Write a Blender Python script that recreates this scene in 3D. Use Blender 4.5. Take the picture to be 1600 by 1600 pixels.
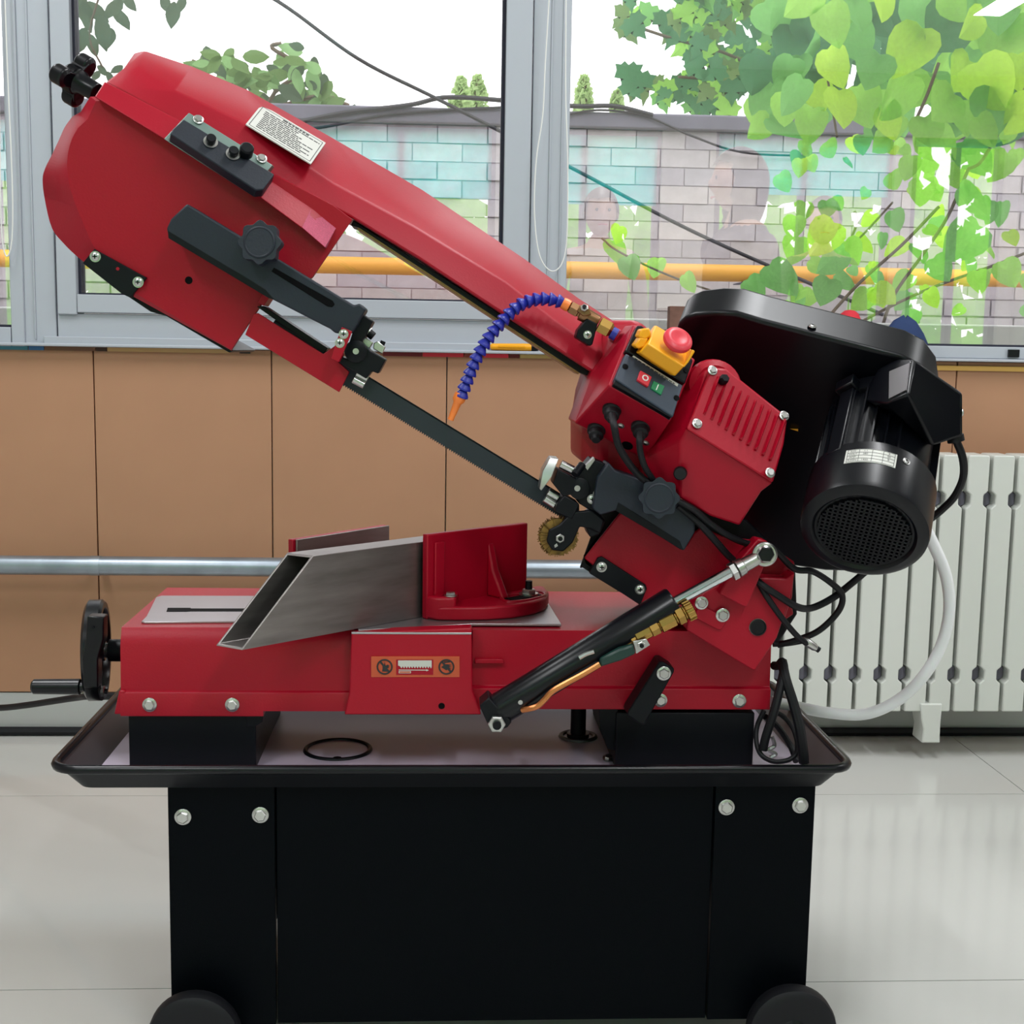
import bpy, bmesh, math, random
from mathutils import Vector, Matrix, Quaternion
random.seed(7)
C = bpy.context.scene.collection
for o in list(bpy.data.objects): bpy.data.objects.remove(o)
PI = math.pi

# ------------------------------------------------------------------ camera, sky, lights, exposure
FX = 2000.0                                    # focal length in pixels of the 1600 px frame
CAM = Vector((0.0, -1.64, 0.985))
YAW, PITCH, ROLL = 0.055, 0.127, 0.017
fwd = Vector((math.sin(YAW)*math.cos(PITCH), math.cos(YAW)*math.cos(PITCH), -math.sin(PITCH)))
r0 = Vector((math.cos(YAW), -math.sin(YAW), 0)); u0 = r0.cross(fwd)
RGT = r0*math.cos(ROLL) + u0*math.sin(ROLL)
UPV = u0*math.cos(ROLL) - r0*math.sin(ROLL)
cd = bpy.data.cameras.new('camera'); cam = bpy.data.objects.new('camera', cd); C.objects.link(cam)
cd.sensor_width = 36; cd.lens = 36*FX/1600; cd.clip_start = 0.02; cd.clip_end = 400
m3 = Matrix((RGT, UPV, -fwd)).transposed(); cam.matrix_world = Matrix.Translation(CAM) @ m3.to_4x4()
bpy.context.scene.camera = cam

w = bpy.data.worlds.new('overcast_sky'); bpy.context.scene.world = w; w.use_nodes = True
bg = w.node_tree.nodes['Background']; bg.inputs[0].default_value = (1.0, 0.965, 1.0, 1); bg.inputs[1].default_value = 3.0
vs = bpy.context.scene.view_settings
vs.view_transform = 'Standard'; vs.look = 'None'; vs.exposure = 0.2; vs.gamma = 1.0; vs.use_curve_mapping = False
bpy.context.scene.display_settings.display_device = 'sRGB'
cy = bpy.context.scene.cycles
cy.max_bounces = 10; cy.transparent_max_bounces = 16; cy.caustics_reflective = False; cy.caustics_refractive = False
cy.use_denoising = True; cy.sample_clamp_indirect = 6.0
def area(name, loc, sx, sy, power, col=(1, 1, 1)):
    d = bpy.data.lights.new(name, 'AREA'); d.shape = 'RECTANGLE'; d.size = sx; d.size_y = sy; d.energy = power; d.color = col
    o = bpy.data.objects.new(name, d); C.objects.link(o); o.location = loc     # points straight down
    return o
# ceiling lamps of the room (their housings are built further down)
LAMPS = [(-1.3, -2.1), (0.9, -2.1), (3.1, -2.1), (-1.3, 0.3), (0.9, 0.3), (3.1, 0.3)]
for i, (x, y) in enumerate(LAMPS):
    area('ceiling_tube_light', (x, y, 2.93), 0.16, 1.2, 30 if y < -1 else 28, (0.97, 0.985, 1.0))

# ------------------------------------------------------------------ pixel helpers (1600 px frame -> real points at a chosen depth)
def ray(px, py):
    return (fwd*FX + RGT*(px-800) + UPV*(800-py)).normalized()
def P(px, py, Y):
    d = ray(px, py); return CAM + d*((Y-CAM.y)/d.y)
def PZ(px, py, Z):
    d = ray(px, py); return CAM + d*((Z-CAM.z)/d.z)
def PP(px, py, pt, n):
    d = ray(px, py); return CAM + d*((pt-CAM).dot(n)/d.dot(n))
def pxm(Y): return (Y-CAM.y)/FX                # metres per pixel at depth Y (about)
def plane3(a, b, c):
    n = (b-a).cross(c-a).normalized()
    if n.dot(CAM-a) < 0: n = -n
    return a, n

# ------------------------------------------------------------------ materials
def lin(c):
    return tuple(((v/255)/12.92 if v/255 <= .04045 else ((v/255+.055)/1.055)**2.4) for v in c)
MATS = {}
def mat(name, rgb, rough=.5, metal=0.0, spec=.5, bump=0.0, bscale=200, var=0.0, vscale=8, coat=0.0, stretch=None, crough=.12):
    m = bpy.data.materials.new(name); m.use_nodes = True; nt = m.node_tree; b = nt.nodes['Principled BSDF']
    c = lin(rgb)
    b.inputs['Base Color'].default_value = (*c, 1); b.inputs['Roughness'].default_value = rough; b.inputs['Metallic'].default_value = metal
    b.inputs['Specular IOR Level'].default_value = spec; b.inputs['Coat Weight'].default_value = coat; b.inputs['Coat Roughness'].default_value = crough
    tc = nt.nodes.new('ShaderNodeTexCoord')
    src = tc.outputs['Object']
    if stretch:
        mp = nt.nodes.new('ShaderNodeMapping'); mp.inputs['Scale'].default_value = stretch
        nt.links.new(src, mp.inputs[0]); src = mp.outputs[0]
    if bump:
        n = nt.nodes.new('ShaderNodeTexNoise'); n.inputs['Scale'].default_value = bscale; n.inputs['Detail'].default_value = 3
        bp = nt.nodes.new('ShaderNodeBump'); bp.inputs['Strength'].default_value = bump; bp.inputs['Distance'].default_value = .002
        nt.links.new(src, n.inputs['Vector']); nt.links.new(n.outputs['Fac'], bp.inputs['Height']); nt.links.new(bp.outputs[0], b.inputs['Normal'])
    if var:
        n = nt.nodes.new('ShaderNodeTexNoise'); n.inputs['Scale'].default_value = vscale; n.inputs['Detail'].default_value = 4
        r = nt.nodes.new('ShaderNodeValToRGB')
        r.color_ramp.elements[0].position = .3; r.color_ramp.elements[1].position = .7
        r.color_ramp.elements[0].color = (*[v*(1-var) for v in c], 1); r.color_ramp.elements[1].color = (*[min(1, v*(1+var)) for v in c], 1)
        nt.links.new(src, n.inputs['Vector']); nt.links.new(n.outputs['Fac'], r.inputs[0]); nt.links.new(r.outputs[0], b.inputs['Base Color'])
    MATS[name] = m
    return m
RED = mat('red_paint', (158, 2, 32), .4, spec=.3, bump=.1, bscale=350)
REDM = mat('bare_matte_red', (186, 84, 110), .8, bump=.5, bscale=900, var=.25, vscale=900)
BLK = mat('black_paint', (8, 11, 17), .42, spec=.2, bump=.05, bscale=400)
CAB = mat('black_cabinet_paint', (1, 4, 8), .5, spec=.07, bump=.1, bscale=600)
TRAY = mat('black_tray_enamel', (34, 30, 38), .62, spec=1.0, coat=.7, crough=.5)
TRAYF = mat('tray_floor_painted_sheen', (186, 174, 192), .38, spec=.5, var=.06, vscale=6)  # pale lilac base colour paints the sheen onto the black tray floor
COVER = mat('black_cover_enamel', (6, 8, 14), .32, spec=.3)
DARK = mat('dark_cast_iron', (24, 31, 43), .5, spec=.4, bump=.15, bscale=300)
VOID = mat('deep_black', (4, 4, 6), .7, spec=.1)
RUB = mat('black_rubber', (14, 15, 20), .55, spec=.3)
PLAST = mat('black_plastic', (7, 9, 15), .28, spec=.3)
STEEL = mat('zinc_plated_steel', (190, 190, 188), .3, metal=1.0)
CHROME = mat('chrome_rod', (205, 212, 215), .14, metal=1.0)
RAW = mat('raw_steel', (150, 145, 143), .42, metal=1.0, var=.22, vscale=9, bump=.06, bscale=60, stretch=(1, 1, 6))
GROUND = mat('ground_steel_plate', (176, 172, 176), .35, metal=.9, bump=.04, bscale=80)
PLATE = mat('green_grey_plate', (118, 138, 132), .45, metal=.5)
BRASS = mat('brass', (165, 132, 72), .3, metal=1.0)
BRASSD = mat('dull_brass', (140, 105, 75), .38, metal=1.0)
COPPER = mat('copper_tube', (200, 125, 80), .32, metal=1.0)
BRIST = mat('brass_bristle', (120, 92, 40), .6, metal=.4, var=.5, vscale=150)
BLADE = mat('blade_steel', (52, 58, 64), .45, metal=.6, spec=.4)
BLUE = mat('blue_plastic', (30, 40, 150), .4)
ORANGE = mat('orange_plastic', (245, 130, 55), .4)
YEL = mat('yellow_plastic', (240, 165, 10), .38)
REDP = mat('red_plastic', (205, 45, 60), .38)
GREEN = mat('green_plastic', (15, 120, 75), .4)
GREEND = mat('dark_green_grip', (14, 48, 42), .4)
WHITE = mat('white_plastic', (225, 225, 222), .5)
PAPER = mat('label_paper', (196, 196, 190), .55)
INK = mat('label_ink', (40, 42, 44), .7)
LORANGE = mat('orange_label', (190, 80, 45), .5)
BOX = mat('grey_switch_plate', (44, 56, 72), .45)
PVC = mat('window_pvc', (172, 177, 186), .42)
GASK = mat('gasket', (28, 28, 48), .6)
TAN = mat('tan_board', (172, 128, 98), .72, var=.06, vscale=3, bump=.05, bscale=40)
SKIRT = mat('skirting', (178, 180, 178), .4)
PIPE = mat('galvanised_pipe', (150, 160, 170), .36, metal=.75, var=.15, vscale=14)
RADI = mat('radiator_enamel', (205, 208, 202), .35)
HOSEW = mat('white_hose', (244, 245, 248), .35)
TILE = mat('floor_tile', (196, 196, 192), .12, spec=.5, var=.02, vscale=2)
GROUT = mat('floor_grout', (120, 122, 120), .8)
WALLW = mat('room_wall', (205, 203, 198), .8)
CEIL = mat('ceiling_white', (225, 225, 222), .85)
BRICK = [mat('grey_brick_%d' % i, c, .9, var=.12, vscale=10, bump=.6, bscale=30) for i, c in enumerate([(192, 187, 190), (186, 182, 188), (200, 194, 195), (180, 175, 182)])]
MORT = mat('mortar', (172, 164, 170), .95, bump=.4, bscale=60)
COPE = mat('wall_coping', (112, 110, 122), .9, var=.15, vscale=5)
GASP = mat('yellow_gas_pipe', (235, 170, 70), .5)
BARK = mat('bark', (105, 90, 74), .9)
WIRE = mat('cable_black', (40, 38, 44), .7)
GRND = mat('yard_ground', (150, 148, 140), .95)
NAVY = mat('navy_cloth', (28, 50, 92), .85, bump=.3, bscale=300)
REDC = mat('red_cloth', (200, 40, 55), .8)
WOOD = mat('brown_wood', (112, 78, 66), .75, var=.25, vscale=30)
def leafmat(name, rgb, tr=.5):
    m = bpy.data.materials.new(name); m.use_nodes = True; nt = m.node_tree; nt.nodes.remove(nt.nodes['Principled BSDF'])
    c = lin(rgb); o = nt.nodes['Material Output']
    d = nt.nodes.new('ShaderNodeBsdfDiffuse'); t = nt.nodes.new('ShaderNodeBsdfTranslucent'); x = nt.nodes.new('ShaderNodeMixShader')
    tc = nt.nodes.new('ShaderNodeTexCoord'); n = nt.nodes.new('ShaderNodeTexNoise'); n.inputs['Scale'].default_value = 14
    r = nt.nodes.new('ShaderNodeValToRGB'); r.color_ramp.elements[0].color = (*[v*.8 for v in c], 1); r.color_ramp.elements[1].color = (*[min(1, v*1.15) for v in c], 1)
    nt.links.new(tc.outputs['Object'], n.inputs['Vector']); nt.links.new(n.outputs['Fac'], r.inputs[0])
    nt.links.new(r.outputs[0], d.inputs[0]); nt.links.new(r.outputs[0], t.inputs[0]); x.inputs[0].default_value = tr
    nt.links.new(d.outputs[0], x.inputs[1]); nt.links.new(t.outputs[0], x.inputs[2]); nt.links.new(x.outputs[0], o.inputs[0])
    return m
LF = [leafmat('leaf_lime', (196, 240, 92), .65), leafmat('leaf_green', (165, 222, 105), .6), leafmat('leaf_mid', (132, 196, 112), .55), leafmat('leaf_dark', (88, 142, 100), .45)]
LFD = [leafmat('leaf_grey_green', (92, 112, 88), .4), leafmat('leaf_olive', (120, 150, 95), .5), leafmat('leaf_pale', (150, 190, 130), .5)]
PALE = leafmat('leaf_far_pale', (186, 212, 150), .5)
BLIND = leafmat('cyan_blind_fabric', (110, 240, 250), .97)
def glassmat():
    m = bpy.data.materials.new('window_glass'); m.use_nodes = True; nt = m.node_tree; nt.nodes.remove(nt.nodes['Principled BSDF'])
    o = nt.nodes['Material Output']; t = nt.nodes.new('ShaderNodeBsdfTransparent'); g = nt.nodes.new('ShaderNodeBsdfGlossy'); x = nt.nodes.new('ShaderNodeMixShader')
    t.inputs[0].default_value = (.965, .975, .975, 1); g.inputs['Roughness'].default_value = 0.0
    lw = nt.nodes.new('ShaderNodeFresnel'); lw.inputs[0].default_value = 1.55
    ma = nt.nodes.new('ShaderNodeMath'); ma.operation = 'MULTIPLY'; ma.inputs[1].default_value = 4.4     # double glazing
    nt.links.new(lw.outputs[0], ma.inputs[0]); nt.links.new(ma.outputs[0], x.inputs[0])
    nt.links.new(t.outputs[0], x.inputs[1]); nt.links.new(g.outputs[0], x.inputs[2]); nt.links.new(x.outputs[0], o.inputs[0])
    return m
GLASS = glassmat()

# ------------------------------------------------------------------ mesh helpers
WO = {}                                        # world origin of every object
def basis(n):
    n = n.normalized(); a = Vector((0, 0, 1)) if abs(n.z) < .9 else Vector((1, 0, 0))
    u = a.cross(n).normalized(); return u, n.cross(u)
def tag(o, label=None, cat=None, group=None, kind=None):
    for k, v in (('label', label), ('category', cat), ('group', group), ('kind', kind)):
        if v: o[k] = v
    return o
def link(o, par=None, loc=None):
    C.objects.link(o); loc = Vector(loc) if loc is not None else Vector((0, 0, 0))
    WO[o.name] = loc
    if par is not None:
        o.parent = par; o.location = loc - WO[par.name]
    else: o.location = loc
    return o
def thing(name, loc, label, cat, group=None):
    o = bpy.data.objects.new(name, None); o.empty_display_size = .05
    link(o, None, loc); return tag(o, label, cat, group)
def smooth(x): return [Vector(v) for v in x]
def catmull(pts, k=6):
    pts = [Vector(p) for p in pts]; out = []
    q = [pts[0]*2-pts[1]] + pts + [pts[-1]*2-pts[-2]]
    for i in range(1, len(q)-2):
        for s in range(k):
            t = s/k
            out.append(.5*((2*q[i]) + (q[i+1]-q[i-1])*t + (2*q[i-1]-5*q[i]+4*q[i+1]-q[i+2])*t*t + (3*q[i]-q[i-1]-3*q[i+1]+q[i+2])*t**3))
    out.append(pts[-1]); return out
class MB:
    def __init__(s): s.V = []; s.F = []; s.M = []; s.cur = 0
    def m(s, i): s.cur = i; return s
    def add(s, V, F):
        k = len(s.V); s.V += [Vector(v) for v in V]; s.F += [tuple(i+k for i in f) for f in F]; s.M += [s.cur]*len(F); return s
    def prism(s, pts, vec):
        n = len(pts); pts = [Vector(p) for p in pts]; vec = Vector(vec)
        return s.add(pts+[p+vec for p in pts], [tuple(range(n)), tuple(range(2*n-1, n-1, -1))] + [(i, (i+1) % n, n+(i+1) % n, n+i) for i in range(n)])
    def slab(s, px, Y0, Y1, dx=0.0, dz=0.0):
        f = [P(x, y, Y0) for x, y in px]; return s.prism(f, (dx, Y1-Y0, dz))
    def box(s, a, b):
        x0, y0, z0 = a; x1, y1, z1 = b
        return s.prism([(x0, y0, z0), (x1, y0, z0), (x1, y0, z1), (x0, y0, z1)], (0, y1-y0, 0))
    def lathe(s, p, ax, prof, n=24):
        p = Vector(p); ax = Vector(ax).normalized(); u, v = basis(ax); V = []; F = []
        for h, r in prof:
            for i in range(n):
                a = 2*PI*i/n; V.append(p+ax*h+(u*math.cos(a)+v*math.sin(a))*max(r, 1e-5))
        k = len(prof)
        for j in range(k-1):
            for i in range(n): F.append((j*n+i, j*n+(i+1) % n, (j+1)*n+(i+1) % n, (j+1)*n+i))
        F.append(tuple(range(n))); F.append(tuple(range((k-1)*n, k*n)))
        return s.add(V, F)
    def cyl(s, a, b, r, r2=None, n=20):
        a = Vector(a); b = Vector(b); return s.lathe(a, b-a, [(0, r), ((b-a).length, r if r2 is None else r2)], n)
    def ring(s, p, ax, R, r, n=32, k=8):
        p = Vector(p); u, v = basis(Vector(ax)); ax = Vector(ax).normalized(); V = []; F = []
        for i in range(n):
            a = 2*PI*i/n; d = u*math.cos(a)+v*math.sin(a)
            for j in range(k):
                b = 2*PI*j/k; V.append(p+d*(R+r*math.cos(b))+ax*r*math.sin(b))
        for i in range(n):
            for j in range(k): F.append((i*k+j, ((i+1) % n)*k+j, ((i+1) % n)*k+(j+1) % k, i*k+(j+1) % k))
        return s.add(V, F)
    def tube(s, pts, r, n=10, k=6):
        q = catmull(pts, k) if k > 1 else [Vector(p) for p in pts]
        V = []; F = []; t = (q[1]-q[0]).normalized(); u, v = basis(t)
        for i, p in enumerate(q):
            t2 = (q[min(i+1, len(q)-1)]-q[max(i-1, 0)]).normalized()
            if t2.length > 0:
                R = t.rotation_difference(t2); u = R @ u; v = R @ v; t = t2
            rr = r if not callable(r) else r(i/(len(q)-1))
            for j in range(n): V.append(p+(u*math.cos(2*PI*j/n)+v*math.sin(2*PI*j/n))*rr)
        for i in range(len(q)-1):
            for j in range(n): F.append((i*n+j, i*n+(j+1) % n, (i+1)*n+(j+1) % n, (i+1)*n+j))
        F.append(tuple(range(n))); F.append(tuple(range((len(q)-1)*n, len(q)*n)))
        return s.add(V, F)
    def relief(s, rows, Yb):
        V = [P(*p) for r in rows for p in r]; R = len(rows); K = len(rows[0]); F = []
        for i in range(R-1):
            for j in range(K-1): F.append((i*K+j, i*K+j+1, (i+1)*K+j+1, (i+1)*K+j))
        bd = [j for j in range(K)] + [i*K+K-1 for i in range(1, R)] + [(R-1)*K+j for j in range(K-2, -1, -1)] + [i*K for i in range(R-2, 0, -1)]
        n = len(V); L = len(bd)
        for b in bd: V.append(Vector((V[b].x, Yb, V[b].z)))
        for i in range(L): F.append((bd[i], bd[(i+1) % L], n+(i+1) % L, n+i))
        F.append(tuple(range(n, n+L)))
        return s.add(V, F)
    def build(s, name, mats, par=None, bev=0, seg=2, loc=None, ang=35, smooth=True):
        if not isinstance(mats, (list, tuple)): mats = [mats]
        if loc is None:
            lo = Vector([min(v[i] for v in s.V) for i in range(3)]); hi = Vector([max(v[i] for v in s.V) for i in range(3)]); loc = (lo+hi)/2
        loc = Vector(loc); me = bpy.data.meshes.new(name); me.from_pydata([v-loc for v in s.V], [], s.F)
        for m in mats: me.materials.append(m)
        me.polygons.foreach_set('material_index', s.M)
        bm = bmesh.new(); bm.from_mesh(me); bmesh.ops.recalc_face_normals(bm, faces=bm.faces); bm.to_mesh(me); bm.free()
        if smooth:
            me.polygons.foreach_set('use_smooth', [True]*len(me.polygons)); me.set_sharp_from_angle(angle=math.radians(ang))
        o = bpy.data.objects.new(name, me); link(o, par, loc)
        if bev:
            b = o.modifiers.new('edge', 'BEVEL'); b.width = bev; b.segments = seg; b.limit_method = 'ANGLE'; b.angle_limit = math.radians(38)
        return o
def put(me, name, loc, n, r, par, spin=0.0):
    o = bpy.data.objects.new(name, me); link(o, par, loc)
    o.rotation_mode = 'QUATERNION'; o.rotation_quaternion = Vector((0, 0, 1)).rotation_difference(Vector(n).normalized()) @ Quaternion((0, 0, 1), spin); o.scale = (r, r, r)
    return o
def proto(mb, name, mats):
    o = mb.build(name, mats, loc=(0, 0, 0)); me = o.data; bpy.data.objects.remove(o); return me
HEX = proto(MB().lathe((0, 0, 0), (0, 0, 1), [(0, 1), (.14, 1), (.18, .94)], 24).lathe((0, 0, .1), (0, 0, 1), [(0, .74), (.4, .74), (.5, .62)], 6), 'hex_bolt', [STEEL])
mb = MB().lathe((0, 0, 0), (0, 0, 1), [(0, 1), (.12, 1)], 24).lathe((0, 0, .1), (0, 0, 1), [(0, .8), (.2, .74), (.34, .5)], 20).m(1)
mb.box((-.42, -.1, .4), (.42, .1, .46)).box((-.1, -.42, .4), (.1, .42, .46))
SCREW = proto(mb, 'cross_screw', [STEEL, VOID])
mb = MB().lathe((0, 0, 0), (0, 0, 1), [(0, 1), (.15, 1)], 20).m(1).lathe((0, 0, .1), (0, 0, 1), [(0, .68), (.9, .68), (1.0, .6)], 18).m(2).lathe((0, 0, 1.0), (0, 0, 1), [(0, .38), (.06, .38)], 6)
SOCK = proto(mb, 'socket_screw', [STEEL, BLK, VOID])
mb = MB().lathe((0, 0, 0), (0, 0, 1), [(0, 1), (.5, 1), (.6, .85)], 6).m(1).lathe((0, 0, .3), (0, 0, 1), [(0, .5), (.75, .5)], 12)
NUT = proto(mb, 'hex_nut', [STEEL, BLK])
FR = Vector((0, -1, 0))
def textmesh(body, size, depth=.0):
    c = bpy.data.curves.new('text', 'FONT'); c.body = body; c.size = size; c.align_x = 'CENTER'; c.align_y = 'CENTER'; c.extrude = depth
    o = bpy.data.objects.new('text', c); C.objects.link(o); bpy.context.view_layer.update()
    me = bpy.data.meshes.new_from_object(o.evaluated_get(bpy.context.evaluated_depsgraph_get())); bpy.data.objects.remove(o)
    V = [v.co.copy() for v in me.vertices]; F = [tuple(p.vertices) for p in me.polygons]; bpy.data.meshes.remove(me)
    return V, F
# ================================================================== SETTING
YW = 1.55                                      # inner face of the window wall
def struct(mb, name, mats, par=None, **k):
    o = mb.build(name, mats, par, **k)
    if par is None: o['kind'] = 'structure'
    return o
def sroot(name, loc):
    o = bpy.data.objects.new(name, None); link(o, None, loc); o['kind'] = 'structure'; return o
XL, XR, YB, ZC = -3.6, 4.2, -4.6, 3.0
# floor with 0.8 m tiles, joints recessed
fl = struct(MB().box((XL, YB, -.06), (XR, YW+.02, -.003)), 'floor', GROUT)
tx0 = PZ(1545, 1195, 0).x; ty0 = PZ(1440, 1241, 0).y
TS = .855
ix0 = math.floor((XL-tx0)/TS); iy0 = math.floor((YB-ty0)/TS)
for i in range(ix0, ix0+11):
    for j in range(iy0, iy0+10):
        x0, y0 = max(XL, tx0+i*TS), max(YB, ty0+j*TS); x1, y1 = min(XR, tx0+(i+1)*TS), min(YW, ty0+(j+1)*TS)
        if x1-x0 < .02 or y1-y0 < .02: continue
        g = .0012
        MB().box((x0+g, y0+g, -.02), (x1-g, y1-g, 0)).build('tile', TILE, fl)
struct(MB().box((XL, YB, ZC), (XR, YW+.2, ZC+.1)), 'ceiling', CEIL)
struct(MB().box((XL-.15, YB-.2, 0), (XL, YW+.2, ZC)), 'wall_left', WALLW)
struct(MB().box((XR, YB-.2, 0), (XR+.15, YW+.2, ZC)), 'wall_right', WALLW)
# window wall: lower part with tan boards, skirting
zs = P(500, 541, YW).z                         # sill height
wb = struct(MB().box((XL, YW+.015, 0), (XR, YW+.24, zs-.002)), 'wall_back', WALLW)
struct(MB().box((XL, YW, ZC-.45), (XR, YW+.24, ZC)), 'wall_above_window', WALLW)
seams = [-1230, -954, -678, -402, -126, 149, 425, 697, 972, 1240, 1488, 1760, 2030, 2306, 2580]
zb = P(60, 1081, YW).z
for a, b in zip(seams[:-1], seams[1:]):
    MB().box((P(a, 700, YW).x+.0015, YW, zb), (P(b, 700, YW).x-.0015, YW+.016, zs-.012)).build('board', TAN, wb, bev=.0012, seg=1)
struct(MB().box((XL, YW+.002, 0.0), (XR, YW+.014, zb-.003)), 'baseboard_back', SKIRT)
struct(MB().tube([(XL+.02, YW-.012, .012), (XR-.02, YW-.012, .012)], .011, 8, 1), 'trim_1', RUB)
# windows ------------------------------------------------------------------
def WBX(mb, x0, x1, y0, y1, Y0, Y1, ry=250, rx=450, ztop=None, zbot=None):
    a, b = P(x0, ry, Y0).x, P(x1, ry, Y0).x
    z1 = P(rx, y0, Y0).z if ztop is None else ztop; z0 = P(rx, y1, Y0).z if zbot is None else zbot
    return mb.box((a, Y0, z0), (b, Y1, z1))
ZT = ZC-.46
w1 = sroot('window_1', P(450, 541, YW))
def wpart(name, m, args, par, bev=.002, **k):
    o = WBX(MB(), *args, **k).build(name, m, par, bev=bev); return o
# far left window (only its right edge shows)
w0 = sroot('window_3', P(-60, 541, YW))
wpart('frame', PVC, (9, 30, 0, 541, YW-.005, YW+.07), w0, ztop=ZT, rx=20)
MB().box((XL, YW-.005, P(5, 541, YW).z), (P(9, 250, YW).x, YW+.07, P(5, 511, YW).z)).build('frame', PVC, w0, bev=.002)
MB().box((XL, YW+.03, P(5, 511, YW).z), (P(9, 250, YW).x, YW+.036, ZT)).build('pane', GLASS, w0)
MB().box((XL, YW+.025, P(5, 511, YW+.02).z), (P(9.5, 250, YW).x, YW+.034, P(5, 507, YW+.02).z)).build('gasket', GASK, w0)
# window 1: post, fixed frame, opening sash
wpart('post', PVC, (30.5, 81, 0, 541, YW+.002, YW+.07), w1, ztop=ZT, rx=60)
wpart('post_rib', PVC, (46, 48.5, 0, 530, YW-.002, YW+.01), w1, ztop=ZT, rx=60, bev=.001)
wpart('sash_stile', PVC, (83, 114, 0, 491, YW-.008, YW+.06), w1, ztop=ZT, rx=100)
wpart('gasket', GASK, (115.5, 122, 0, 461, YW+.012, YW+.05), w1, ztop=ZT, rx=120, bev=0)
wpart('sash_rail', PVC, (114.5, 782, 463, 491.5, YW-.008, YW+.06), w1, rx=300)
wpart('gasket', GASK, (122, 780, 460.5, 462.6, YW+.012, YW+.05), w1, rx=300, bev=0)
wpart('frame_rail', PVC, (83, 832, 493, 541, YW+.002, YW+.07), w1, rx=300)
wpart('frame_lip', PVC, (60, 880, 529, 543, YW-.016, YW+.005), w1, rx=300)
wpart('sash_stile', PVC, (788, 829, 0, 491, YW-.008, YW+.06), w1, ztop=ZT, rx=800)
wpart('gasket', GASK, (782, 787, 0, 462, YW+.012, YW+.05), w1, ztop=ZT, rx=790, bev=0)
wpart('post', PVC, (830.5, 889, 0, 541, YW+.002, YW+.07), w1, ztop=ZT, rx=850)
wpart('post_rib', PVC, (858, 860, 0, 530, YW-.002, YW+.01), w1, ztop=ZT, rx=850, bev=.0008)
wpart('post_rib', PVC, (876, 878, 0, 530, YW-.001, YW+.01), w1, ztop=ZT, rx=850, bev=.0008)
wpart('pane', GLASS, (118, 786, 0, 464, YW+.03, YW+.036), w1, ztop=ZT, rx=300, bev=0)
w2 = sroot('window_2', P(1300, 541, YW))
x2 = P(889.5, 250, YW).x
MB().box((x2, YW+.03, P(1300, 536, YW+.03).z), (XR, YW+.036, ZT)).build('pane', GLASS, w2)
MB().box((x2, YW+.01, P(1300, 540, YW).z), (XR, YW+.05, P(1300, 534, YW).z)).build('gasket', GASK, w2)
MB().box((x2, YW-.012, P(1500, 560, YW).z), (XR, YW+.06, P(1500, 541, YW).z)).build('frame_rail', PVC, w2, bev=.002)
MB().box((P(1571, 550, YW).x, YW-.02, P(1571, 558, YW).z), (P(1588, 550, YW).x, YW-.012, P(1571, 546, YW).z)).build('drain_cap', PLAST, w2, bev=.001)
struct(MB().box((XL, 2.35, -.2), (XR+1, 2.5, P(1400, 505, 2.35).z)), 'trim_2', WHITE, bev=.006)   # white ledge outside the windows
MB().box((XL, YW-.03, zs-.011), (XR, YW+.01, zs-.0035)).build('trim_3', PVC, bev=.002)['kind'] = 'structure'
# blind cords hanging in front of the posts
def cord(px, label, beads):
    t = MB().tube([P(x, y, YW-.03) for x, y in px], .0017, 6, 6); q = catmull([P(x, y, YW-.03) for x, y in px], 6)
    o = t.build('blind_cord', WHITE); return tag(o, label, 'cord')
cord([(862, -60), (858, 0), (852, 100), (848, 180), (838, 250), (835, 330), (842, 395), (858, 422), (874, 418), (884, 390), (887, 330), (887, 250), (884, 150), (884, 60), (885, -60)], 'white looped bead cord hanging on the middle window post', True)
cord([(6, -60), (10, 60), (14, 160), (18, 250), (20, 330), (18, 380), (12, 400), (6, 390), (2, 350), (0, 250), (-4, -60)], 'white looped bead cord at the far left window edge', True)
# opposite wall with windows and cyan blinds (what the glass mirrors)
op = sroot('wall_front', (0, YB, 0))
MB().box((XL, YB-.2, 0), (XR, YB, 1.0)).build('sill_wall', WALLW, op); MB().box((XL, YB-.2, 2.56), (XR, YB, ZC)).build('lintel_wall', WALLW, op)
WINS = [(-3.2, -1.2, 2.1), (-1.0, .36, 2.05), (.44, 1.56, 2.03), (1.95, 3.27, 2.13), (3.4, 4.1, 2.5)]
e_ = [XL]+[v for w_ in WINS for v in w_[:2]]+[XR]
for k in range(0, len(e_), 2): MB().box((e_[k], YB-.2, 1.0), (e_[k+1], YB, 2.56)).build('pier', WALLW, op)
BL = ['leftmost', 'second', 'third', 'fourth', 'last']
for k, (a, b, zb_) in enumerate(WINS):
    wn = sroot('window_%d' % (4+k), ((a+b)/2, YB-.1, 1.0))
    for x in (a, (a+b)/2-.025, b-.05): MB().box((x, YB-.12, 1.0), (x+.05, YB-.05, 2.56)).build('frame', COPE, wn)
    for z in (1.0, 2.51): MB().box((a+.05, YB-.12, z), (b-.05, YB-.05, z+.05)).build('frame', COPE, wn)
    n_ = max(1, int((2.57-zb_)/.07)); bl = MB()
    for s_ in range(n_): bl.box((a+.03, YB-.045, zb_+.07*s_), (b-.03, YB-.038, zb_+.07*s_+.0698))
    tag(bl.build('window_blind', BLIND), 'cyan slatted window blind on the opposite wall, %s of the row mirrored in the glass' % BL[k], 'blind', 'cyan blinds mirrored in the glass')
hg = MB(); rh = random.Random(4)
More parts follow.
